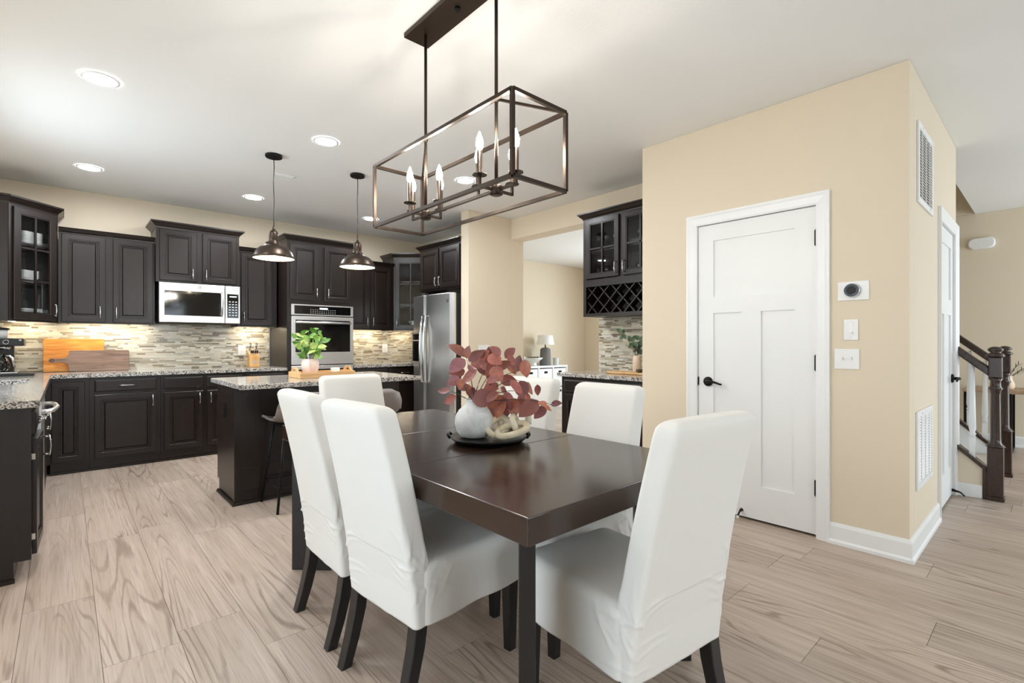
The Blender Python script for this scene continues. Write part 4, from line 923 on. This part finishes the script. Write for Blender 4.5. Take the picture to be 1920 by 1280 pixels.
# knife block and knives
KB = Vector((1.665, 6.42, .911)); t = thing('knife_block', 'light wooden knife block on counter beside wall outlet', 'knife block', KB)
obj('block', MB().add([KB+Vector(p) for p in ((-.055, -.05, 0), (.055, -.05, 0), (.055, .06, 0), (-.055, .06, 0), (-.055, -.05, .13), (.055, -.05, .13), (.055, .06, .20), (-.055, .06, .20))], [(0, 3, 2, 1), (4, 5, 6, 7), (0, 1, 5, 4), (1, 2, 6, 5), (2, 3, 7, 6), (3, 0, 4, 7)]), 'block_wood', t, .004)
obj('label_plate', MB().box(KB.x-.02, KB.x+.028, KB.y-.0515, KB.y-.0502, .96, .985), 'nickel', t)
for i, (dx, dy, L) in enumerate(((-.033, .035, .10), (.033, .035, .10), (-.03, -.02, .045), (-.01, -.02, .045), (.012, -.02, .045), (.034, -.02, .045))):
    zz = .911+.13+(dy+.05)*.07/.11+.004; p0 = KB+Vector((dx, dy, zz-.911)); d = Vector((0, -.35, 1)).normalized()
    k = thing('knife', 'large steel-handled knife at back of the wooden block' if i < 2 else 'small dark-handled knife in front row of wooden block', 'knife', p0, group='large knives in the block' if i < 2 else 'small knives in the block')
    obj('handle', MB().tube([p0+d*.012, p0+d*L*.5, p0+d*L], [.009, .0105, .010], 8), 'chrome' if i < 2 else 'black_plastic', k); obj('bolster', MB().tube([p0+d*.0, p0+d*.012], .0085, 8), 'nickel', k)
# outlets & switches
def plate(name, F, w, h, lab, cat='outlet', mat='plastic_white', kind='outlet'):
    t = thing(name, lab, cat, F(0, 0, 0)); obj('cover_plate', MB().fbox(F, -w/2, w/2, -h/2, h/2, .0005, .0065), mat, t, .002)
    if kind == 'outlet':
        for s_ in (.02, -.02): o = obj('receptacle', MB().fbox(F, -.016, .016, s_-.014, s_+.014, .0066, .0085), mat, t, .002); obj('slot_shade', MB().fbox(F, -.007, -.005, s_-.002, s_+.006, .0086, .009).fbox(F, .005, .007, s_-.002, s_+.006, .0086, .009), 'black_plastic', o)  # raised bars coloured black for the shade inside the prong openings
    elif kind == 'dimmer':
        obj('slider_slot', MB().fbox(F, -.004, .004, -.03, .03, .0066, .0075), mat, t); obj('slider', MB().fbox(F, -.008, .008, -.022, -.010, .0076, .016), mat, t, .002)
        obj('screw', MB().fbox(F, -.004, .004, .040, .046, .0066, .008), 'nickel', t); obj('screw', MB().fbox(F, -.003, .003, -.045, -.040, .0066, .008), 'nickel', t)
    elif kind == 'double':
        for u in (-.023, .023): o = obj('toggle_frame', MB().fbox(F, u-.006, u+.006, -.013, .013, .0066, .0078), 'nickel', t); obj('toggle', MB().fbox(F, u-.0045, u+.0045, -.003, .011, .0078, .018), mat, o, .001)
    return t
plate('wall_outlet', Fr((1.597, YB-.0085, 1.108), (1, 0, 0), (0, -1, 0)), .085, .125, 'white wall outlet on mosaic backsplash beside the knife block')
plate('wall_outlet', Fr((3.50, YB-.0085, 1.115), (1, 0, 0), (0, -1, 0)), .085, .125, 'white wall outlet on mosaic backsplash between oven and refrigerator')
plate('light_switch', Fr((3.71, 4.60, 1.11), (1, 0, 0), (0, -1, 0)), .16, .12, 'white switch plate on the beige column behind red leaves', 'switch', kind='double')
FP = lambda y, z: Fr((3.415, y, z), (0, -1, 0), (-1, 0, 0))
plate('light_switch', FP(.81, 1.275), .072, .12, 'single white slider dimmer switch under the thermostat', 'switch', kind='dimmer')
plate('light_switch', FP(.831, 1.103), .125, .118, 'double white toggle switch plate, lowest beside pantry door', 'switch', kind='double')
F = FP(.799, 1.502); t = thing('thermostat', 'round black and steel thermostat on a white wall plate', 'thermostat', F(0, 0, 0))
obj('wall_plate', MB().fbox(F, -.078, .078, -.055, .055, .0005, .007), 'plastic_white', t, .003)
U = F(1, 0, 0)-F(0, 0, 0); N = F(0, 0, 1)-F(0, 0, 0); Zu = Vector((0, 0, 1))
disc = lambda r, n, c_=(-.004, .002): [F(c_[0], c_[1], n)+(U*math.cos(k*math.pi/14)+Zu*math.sin(k*math.pi/14))*r for k in range(28)]
obj('ring', MB().rings([disc(.042, .0072), disc(.042, .02), disc(.039, .026)]), 'chrome', t); obj('display', MB().rings([disc(.038, .0262), disc(.036, .029)]), 'black_glass', t); obj('readout', MB().rings([disc(.024, .0291), disc(.023, .0296)]), 'grille_dark', t)

# island objects
t = thing('wooden_tray', 'light wooden tray with cut-out handles on the island counter', 'tray', (1.63, 4.20, .911))
TX0, TX1, TY0, TY1 = 1.395, 1.855, 4.06, 4.34
obj('bottom', MB().box(TX0, TX1, TY0, TY1, .9115, .922), 'tray_wood', t)
for y in (TY0, TY1-.012): obj('side', MB().box(TX0, TX1, y, y+.012, .9222, .957), 'tray_wood', t)
for x in (TX0, TX1-.012):
    F = Fr((x, TY0+.0125, .9222), (0, 1, 0), (1, 0, 0)); w = TY1-TY0-.025
    b = MB()
    for pr in ([(0, 0), (w, 0), (w, .035), (w*.80, .04), (w*.795, .042), (w*.205, .042), (w*.20, .04), (0, .035)], [(w*.205, .042), (w*.38, .042), (w*.38, .058), (w*.262, .058)], [(w*.62, .042), (w*.795, .042), (w*.738, .058), (w*.62, .058)], [(w*.262, .058), (w*.738, .058), (w*.70, .068), (w*.62, .074), (w*.38, .074), (w*.30, .068)]): b.fprism(F, pr, 0, .012)
    obj('handle_end', b, 'tray_wood', t)
PC = Vector((1.525, 4.20, .9225)); t = thing('potted_plant', 'green leafy plant in a ribbed pale pink pot on island tray', 'plant', PC)
rg = []
for r, z in ((.040, 0), (.048, .004), (.060, .04), (.068, .08), (.066, .115), (.056, .142), (.050, .142), (.052, .12)):
    rg.append([(PC.x+r*(1+.035*math.cos(9*a*2*math.pi/54))*math.cos(a*2*math.pi/54), PC.y+r*(1+.035*math.cos(9*a*2*math.pi/54))*math.sin(a*2*math.pi/54), PC.z+z) for a in range(54)])
obj('pot', MB().rings(rg), 'pot_pink', t)
obj('soil', MB().lathe([(.05, .118), (.02, .122)], PC, 20, cap0=False), 'stem_brown', t)
LG = [leaf_mesh('leaf', 1, w, bd, fd, 'leaf_green') for w, bd, fd in ((.62, -.12, .22), (.7, .08, .2), (.58, -.2, .3))]
rg_ = random.Random(12)
PT = PC+Vector((0, 0, .135))
for k in range(15):
    a = k*2.399; tilt = .12+.62*((k*7) % 15)/15; L = rg_.uniform(.20, .30)*(1.05-.35*tilt); d = Vector((math.cos(a)*math.sin(tilt), math.sin(a)*math.sin(tilt), math.cos(tilt)))
    p0 = PC+Vector((math.cos(a)*.018, math.sin(a)*.018, .11)); p1 = p0+d*L
    obj('stem', MB().tube([p0, p0+d*L*.5+Vector((0, 0, .008)), p1], [.003, .0026, .002], 6), 'leaf_dark', t)
    for j in range(5):
        s_ = .30+.70*j/4; pb = p0+d*L*s_; aa = a+j*2.4+rg_.uniform(-.5, .5)
        out = Vector((math.cos(aa), math.sin(aa), 0)); ld = out*rg_.uniform(.5, 1)+Vector((0, 0, rg_.uniform(-.5, .9)))
        place_leaf(rg_.choice(LG), t, pb, ld, out*.9+Vector((-.5*FW[0], -.5*FW[1], rg_.uniform(.2, .9))), rg_.uniform(.060, .088))
single('candle_jar', MB().lathe([(.036, 0), (.038, .003), (.038, .058), (.034, .06), (.034, .05)], (1.745, 4.22, .9225), 24), 'white_ceramic', 'small white candle jar on the island tray beside plant pot', 'jar')

# ================================================================== BAR NICHE
t = thing('bar_cabinet', 'dark espresso bar base cabinet under granite top beside pantry wall', 'cabinet', (3.86, 2.72, 0))
obj('body', MB().box(3.572, 4.148, 2.225, 3.21, .10, .875), 'espresso', t); obj('toe_board', MB().box(3.60, 3.612, 2.225, 3.21, 0, .10), 'espresso', t); obj('end_panel', MB().box(3.572, 4.148, 3.2105, 3.222, 0, .875), 'espresso', t)
F = Fr((3.572, 3.21, 0), (0, -1, 0), (-1, 0, 0))
for u, hu in ((.03, .43), (.51, .54)): add_drawer(t, F, u, .735, .45, .112); add_door(t, F, u, .115, .45, .592, hu, .63)
single('countertop', MB().box(3.535, 4.14, 2.225, 3.255, .876, .91), 'granite', 'speckled granite bar counter below the wine rack cabinet', 'countertop', None, .003)
t = thing('wine_cabinet', 'espresso glass-door wall cabinet with lattice wine rack above bar counter', 'cabinet', (3.99, 2.7, 1.455))
wy0, wy1, wf = 2.225, 3.165, 3.83; wz0, wz1 = 1.455, 2.41
b = MB().box(4.128, 4.148, wy0, wy1, wz0, wz1).box(wf, 4.128, wy0, wy0+.018, wz0, wz1).box(wf, 4.128, wy1-.018, wy1, wz0, wz1).box(wf, 4.128, wy0+.018, wy1-.018, wz0, wz0+.02).box(wf, 4.128, wy0+.018, wy1-.018, wz1-.02, wz1).box(wf, 4.128, wy0+.018, wy1-.018, 1.765, 1.785).box(wf+.03, 4.128, wy0+.018, wy1-.018, 2.09, 2.105)
obj('body', b, 'espresso', t); F = Fr((wf, wy1, 0), (0, -1, 0), (-1, 0, 0)); Lw = wy1-wy0
obj('face_frame', MB().fbox(F, 0, .035, wz0, wz1, 0, .005).fbox(F, Lw-.035, Lw, wz0, wz1, 0, .005).fbox(F, .035, Lw-.035, wz0, wz0+.03, 0, .005).fbox(F, .035, Lw-.035, 1.745, 1.815, 0, .005).fbox(F, .035, Lw-.035, wz1-.03, wz1, 0, .005).fbox(F, .42, .485, 1.815, wz1-.03, 0, .005), 'espresso', t)
glass_door(t, Fr((wf-.005, wy1, 0), (0, -1, 0), (-1, 0, 0)), .05, 1.822, .385, .575, 2, 2, .41, 1.905, .052)
glass_door(t, Fr((wf-.005, wy1, 0), (0, -1, 0), (-1, 0, 0)), .475, 1.822, .385, .575, 2, 2, .50, 1.905, .052)
crown(t, [(4.14, wy1), (wf, wy1), (wf, wy0)], wz1, .062)
lz0, lz1 = wz0+.03, 1.745; hh = lz1-lz0; st = .145
for s_ in (1, -1):
    for k in range(-3, 10):
        u0 = .035+k*st+(0 if s_ > 0 else .0); pts = []
        ua, ub = (u0, u0+hh) if s_ > 0 else (u0+hh, u0); va, vb = lz0, lz1
        lo, hi = .035, Lw-.035
        def clip(ua, va, ub, vb):
            t0, t1 = 0, 1; du = ub-ua
            for q_, sgn in ((lo, 1), (hi, -1)):
                tq = (q_-ua)/du
                if du*sgn > 0: t0 = max(t0, tq)
                else: t1 = min(t1, tq)
            return None if t1-t0 < .05 else (ua+du*t0, va+(vb-va)*t0, ua+du*t1, va+(vb-va)*t1)
        c_ = clip(ua, va, ub, vb)
        if c_:
            nn = -.012 if s_ > 0 else -.020
            a_, b_ = F(c_[0], c_[1], nn), F(c_[2], c_[3], nn); dd = (b_-a_).normalized(); px_ = Vector((1, 0, 0)).cross(dd)*.0055; ex = Vector((.09, 0, 0)) if s_ > 0 else Vector((.08, 0, 0))
            obj('lattice_slat', MB().rings([[a_-px_, a_+px_, a_+px_+ex, a_-px_+ex], [b_-px_, b_+px_, b_+px_+ex, b_-px_+ex]], False), 'espresso', t)
# wine glasses in the wine cabinet
gm = MB().lathe([(.032, 0), (.03, .002), (.004, .005), (.0035, .07), (.01, .078), (.03, .10), (.036, .13), (.03, .165), (.0292, .165), (.035, .13), (.029, .101), (.008, .080)], (0, 0, 0), 18); gme = mesh('wine_glass', gm); gme.materials.append(M['pane'])
for zz, nm in ((1.7855, 'lower'), (2.1055, 'upper')):
    for y, wh in ((3.07, 'by the end panel'), (2.97, 'behind the muntin cross'), (2.87, 'beside the first door handle'), (2.60, 'behind the second door'), (2.50, 'deepest towards pantry wall')):
        o = bpy.data.objects.new('wine_glass', gme); COL.objects.link(o); o.location = (3.95, y, zz); tag(o, 'clear wine glass on %s shelf of bar cabinet, %s' % (nm, wh), 'wine glass', 'wine glasses on the %s shelf' % nm)
# board, vase, sprig
t = thing('serving_board', 'long wooden serving board on the bar counter under the vase', 'board', (3.86, 2.58, .911)); obj('board', MB().box(3.78, 3.95, 2.34, 2.88, .9115, .932), 'tray_wood', t, .004)
obj('band', MB().box(3.778, 3.952, 2.845, 2.865, .9113, .9325), 'nickel', t)
BV = Vector((3.85, 2.56, .9328)); single('vase', MB().lathe([(.034, 0), (.038, .004), (.040, .09), (.036, .135), (.030, .150), (.025, .150), (.03, .13)], BV, 28), 'vase_cream', 'slim cream vase with a green sprig on bar counter', 'vase', base=BV)
t = thing('green_sprig', 'dark green leafy sprig standing in the slim cream vase', 'branches', BV+Vector((0, 0, .14)))
LD = leaf_mesh('leaf', 1, .7, -.12, .2, 'leaf_dark'); rs = random.Random(3)
for tgt in ((1166, 622), (1200, 636), (1196, 652), (1185, 640), (1210, 628)):
    e_ = atx(tgt[0], tgt[1], 3.85+rs.uniform(-.03, .05)); p0 = BV+Vector((0, 0, .12)); md = (p0+e_)/2+Vector((0, 0, .03))
    obj('stem', MB().tube([p0, md, e_], [.0028, .0024, .002], 6), 'stem_brown', t)
    for k in range(4): a = k*1.6+rs.random(); place_leaf(LD, t, e_+(md-e_)*.12*k, Vector((rs.uniform(-.4, .2), math.cos(a), math.sin(a))), Vector((-1, -.3, .5)), rs.uniform(.05, .075))
b = MB().lathe([(.012, 0), (.03, .01), (.034, .02), (.028, .028)], (3.80, 2.50, .9328), 14); single('dried_moss_ball', b, 'fruit_dark', 'small dark dried moss clump on serving board beside vase', 'ornament')

# ================================================================== FAR ROOM
t = thing('cube_shelf', 'white cube shelf with fabric bins in the room beyond the opening', 'shelf', (6.55, 6.46, 0))
sx0, sx1, sy0, sy1, sh = 5.94, 7.11, 6.27, 6.655, .775; b = MB().box(sx0, sx1, sy0, sy1, sh-.035, sh).box(sx0, sx1, sy0, sy1, 0, .03).box(sx0, sx1, sy1-.01, sy1, .03, sh-.035)
for i in range(4): xq = sx0+(sx1-sx0-.03)*i/3; b.box(xq, xq+.03, sy0, sy1-.01, .03, sh-.035)
b.box(sx0+.03, sx1-.03, sy0, sy1-.01, .385, .41); obj('frame', b, 'trim_white', t)
cw = (sx1-sx0-.03)/3
for i in range(3):
    for j, (z0_, z1_) in enumerate(((.032, .365), (.412, .72))):
        xa = sx0+.03+cw*i+.012; xb = sx0+cw*(i+1)-.012
        xm = (xa+xb)/2; ya, yb = sy0+.006, sy1-.03; yi = ya+.008; g0, g1 = z1_-.085, z1_-.045
        bn = thing('storage_bin', 'white fabric bin in the %s row of cube shelf, %s' % (('lower', 'upper')[j], ('below the footed bowl', 'below the grey lamp', 'below the clear pitcher')[i]), 'bin', (xm, (ya+yb)/2, z0_), group='bins in the %s row' % ('lower', 'upper')[j])
        obj('front_panel', MB().box(xa, xm-.045, ya, yi, z0_, z1_).box(xm+.045, xb, ya, yi, z0_, z1_).box(xm-.045, xm+.045, ya, yi, z0_, g0).box(xm-.045, xm+.045, ya, yi, g1, z1_), 'plastic_white', bn)
        obj('tub', MB().box(xa, xa+.006, yi, yb, z0_, z1_).box(xb-.006, xb, yi, yb, z0_, z1_).box(xa+.006, xb-.006, yb-.006, yb, z0_, z1_).box(xa+.006, xb-.006, yi, yb-.006, z0_, z0_+.006).box(xa+.006, xb-.006, yi, yb-.006, z1_-.006, z1_), 'plastic_white', bn)
LP = Vector((6.635, 6.40, sh+.001)); t = thing('table_lamp', 'grey ribbed table lamp with white shade on cube shelf', 'lamp', LP)
pr = [(.105, 0), (.11, .01)]+[(.108-.002*(i % 2)-.012*i/22, .012+.29*i/22) for i in range(23)]+[(.075, .318), (.045, .33), (.014, .335)]
obj('base', MB().lathe(pr, LP, 28), 'lamp_grey', t); obj('neck', MB().tube([LP+Vector((0, 0, .335)), LP+Vector((0, 0, .45))], .010, 8), 'black_metal', t)
obj('lamp_shade', MB().lathe([(.165, .385), (.135, .56), (.132, .56), (.162, .385)], LP, 32, cap0=False, cap1=False), 'lamp_shade_white', t)
BC = Vector((6.32, 6.42, sh+.001)); t = thing('footed_bowl', 'wide white footed bowl on the cube shelf', 'bowl', BC)
obj('bowl', MB().lathe([(.085, 0), (.075, .03), (.07, .055), (.11, .075), (.165, .115), (.195, .15), (.188, .15), (.15, .112), (.05, .08)], BC, 32), 'white_ceramic', t)
for k in range(6): single('dried_pod', MB().lathe([(.008, 0), (.026, .012), (.03, .026), (.02, .042), (.006, .048)], (BC.x-.10+.042*k, BC.y-.02*(k % 2), BC.z+.118), 10), 'fruit_dark', 'dark dried pod resting in the white footed bowl', 'ornament', 'pods in the footed bowl')
MC = Vector((6.90, 6.38, sh+.001)); t = thing('glass_pitcher', 'small clear pitcher with looped handle right of grey lamp', 'pitcher', MC)
obj('jug', MB().lathe([(.05, 0), (.055, .01), (.058, .12), (.06, .135), (.056, .135), (.054, .02)], MC, 24), 'clear_plastic', t); obj('handle', MB().tube([MC+Vector((.055, -.02, .12)), MC+Vector((.10, -.03, .11)), MC+Vector((.11, -.03, .06)), MC+Vector((.06, -.02, .03))], .008, 8), 'clear_plastic', t)
o = single('bird_figurine', MB().lathe([(.02, 0), (.035, .02), (.038, .05), (.02, .09), (.012, .12), (.018, .15), (.004, .18)], (6.10, 6.40, sh+.001), 16), 'white_ceramic', 'slender white ceramic figurine left of the footed bowl', 'figurine')

# ================================================================== HALL, VENTS, STAIRS
def grille(lab, x0, x1, z0, z1, dark):
    F = Fr((x0, .54, 0), (1, 0, 0), (0, -1, 0)); w = x1-x0; t = thing('return_vent', lab, 'vent', (x0+w/2, .54, z0)); f_ = .035
    obj('frame', MB().fbox(F, 0, f_, z0, z1, .0005, .011).fbox(F, w-f_, w, z0, z1, .0005, .011).fbox(F, f_, w-f_, z0, z0+f_, .0005, .011).fbox(F, f_, w-f_, z1-f_, z1, .0005, .011), 'trim_white', t, .002)
    n = int((z1-z0-2*f_)/.0165)
    for i in range(n):
        zc = z0+f_+(i+.5)*(z1-z0-2*f_)/n; hgt = .0034 if dark else .0052
        obj('louvre', MB().add([F(f_, zc-hgt, .009), F(w-f_, zc-hgt, .009), F(w-f_, zc+hgt, .004), F(f_, zc+hgt, .004), F(f_, zc-hgt+.0015, .010), F(w-f_, zc-hgt+.0015, .010), F(w-f_, zc+hgt+.0015, .005), F(f_, zc+hgt+.0015, .005)], [(0, 1, 2, 3), (4, 5, 6, 7), (0, 1, 5, 4), (2, 3, 7, 6), (0, 3, 7, 4), (1, 2, 6, 5)]), 'trim_white', t)
    for i in range(1, 4): obj('divider', MB().fbox(F, w*i/4-.004, w*i/4+.004, z0+f_, z1-f_, .003, .011), 'trim_white', t)
    obj('screw', MB().fbox(F, w/4-.004, w/4+.004, z1-.022, z1-.014, .011, .013), 'nickel', t); obj('screw', MB().fbox(F, w*.75-.004, w*.75+.004, z0+.014, z0+.022, .011, .013), 'nickel', t)
grille('tall white return air grille high on the hall wall', 3.615, 4.11, 2.005, 2.475, True)
grille('white return air grille low on the hall wall above baseboard', 3.585, 4.09, .355, .805, False)
# staircase
t = thing('staircase', 'dark wood and white staircase with turned balusters behind hall door', 'staircase', (5.75, .6, 0))
sl = math.tan(math.radians(42)); ys = .36
def newel(x, y):
    n = obj('newel_post', MB().box(x-.045, x+.045, y-.045, y+.045, .03, .405), 'stair_wood', t, .005)
    obj('newel_foot', MB().box(x-.052, x+.052, y-.052, y+.052, 0, .03), 'stair_wood', n, .005); obj('newel_block', MB().box(x-.038, x+.038, y-.038, y+.038, .93, 1.09), 'stair_wood', n, .008)
    obj('newel_turning', MB().lathe([(.058, 0), (.05, .012), (.034, .03), (.031, .06), (.028, .40), (.032, .43), (.042, .445), (.032, .46), (.030, .50), (.044, .525)], (x, y, .405), 24), 'stair_wood', n)
    obj('newel_cap', MB().lathe([(.048, 0), (.054, .012), (.040, .028), (.028, .034), (.044, .048), (.046, .06), (.03, .074), (.008, .08)], (x, y, 1.09), 24), 'stair_wood', n)
def sloped(x0, x1, ya, yb, za, h):
    zb = za+(yb-ya)*sl; return MB().add([(x, y, z) for x in (x0, x1) for y, z in ((ya, za), (yb, zb), (yb, zb+h), (ya, za+h))], [(0, 1, 2, 3), (4, 7, 6, 5), (0, 4, 5, 1), (1, 5, 6, 2), (2, 6, 7, 3), (3, 7, 4, 0)])
for x, ymax in ((5.265, .53), (6.27, 2.0)):
    newel(x, .315)
    obj('handrail', sloped(x-.032, x+.032, .35, ymax, .94+(.0 if x < 6 else .02), .075), 'stair_wood', t, .012)
    obj('stringer_cap', sloped(x-.05, x+.05, .365, ymax, .215, .035), 'stair_wood', t, .004)
    obj('skirt', MB().add([(xx, y, z) for xx in (x-.03, x+.03) for y, z in ((.37, .02), (ymax, .02), (ymax, .213+(ymax-.365)*sl), (.37, .213))], [(0, 1, 2, 3), (4, 7, 6, 5), (0, 4, 5, 1), (1, 5, 6, 2), (2, 6, 7, 3), (3, 7, 4, 0)]), 'wall_paint' if x < 6 else 'trim_white', t)
    obj('end_post', MB().box(x-.045, x+.045, .362, .385, 0, .25), 'stair_wood', t)
    y = .445
    while y < ymax-.02:
        zb = .252+(y-.365)*sl; zt = .945+(y-.35)*sl; q_ = zb+.14
        bl = obj('baluster', MB().box(x-.018, x+.018, y-.018, y+.018, zb-.02, q_), 'trim_white', t)
        obj('baluster_turning', MB().lathe([(.024, 0), (.016, .012), (.024, .024), (.015, .036), (.022, .07), (.012, zt-q_)], (x, y, q_), 12), 'trim_white', bl); y += .105
obj('skirt_base', MB().box(5.222, 5.234, .385, .536, 0, .10), 'trim_white', t, .003)
for i in range(7):
    y0_ = .40+i*.235; z_ = .185*(i+1)
    obj('riser', MB().box(5.30, 6.235, y0_, y0_+.02, .0 if i == 0 else z_-.185, z_-.03), 'trim_white', t); obj('tread', MB().box(5.30, 6.235, y0_-.02, y0_+.255, z_-.03, z_), 'carpet', t, .006)
# chime, console, plant
t = thing('door_chime', 'white oblong door chime box high on foyer wall', 'door chime', (8.1, .6, 2.32)); b = MB(); F = Fr((8.1, .72, 0), (0, -1, 0), (-1, 0, 0))
def oblong(i, n): return [F(x, z, n) for x, z in rrect(i, .235-i, 2.315+i, 2.445-i, .055-i*.5, 6, 1)]
obj('cover', MB().rings([oblong(0, .0005), oblong(0, .035), oblong(.01, .045)], False), 'plastic_white', t)
t = thing('console_table', 'narrow wooden-top console with black metal frame in the foyer', 'table', (7.72, .44, 0))
obj('table_top', MB().box(7.42, 8.02, .16, .71, .655, .69), 'console_top', t, .003)
for y in (.685, .335):
    obj('leg_frame', MB().bar((7.45, y, 0), (7.45, y, .653), .03).bar((7.99, y, 0), (7.99, y, .653), .03).bar((7.466, y, .012), (7.974, y, .012), .024).bar((7.466, y, .64), (7.974, y, .64), .024), 'black_metal', t)
FV = Vector((7.60, .355, .691)); single('vase', MB().lathe([(.035, 0), (.05, .02), (.052, .06), (.036, .10), (.03, .13), (.036, .15), (.03, .15)], FV, 24), 'vase_cream', 'small cream vase on the foyer console table', 'vase', base=FV)
t = thing('evergreen_sprig', 'needle-leaved green sprigs standing in the foyer vase', 'branches', FV+Vector((0, 0, .14))); LN = leaf_mesh('leaf', 1, .10, -.1, .1, 'leaf_dark', n=4); rs = random.Random(8)
for k in range(7):
    a = k*.9; d = Vector((math.cos(a)*.6, math.sin(a)*.9, rs.uniform(.25, .8))).normalized(); p0 = FV+Vector((0, 0, .12)); e_ = p0+d*.22
    obj('stem', MB().tube([p0, (p0+e_)/2+Vector((0, 0, .02)), e_], .003, 6), 'stem_brown', t)
    for j in range(9): place_leaf(LN, t, p0+(e_-p0)*(.3+.08*j), d+Vector((rs.uniform(-.8, .8), rs.uniform(-.8, .8), rs.uniform(-.5, .6))), (0, 0, 1), .075)
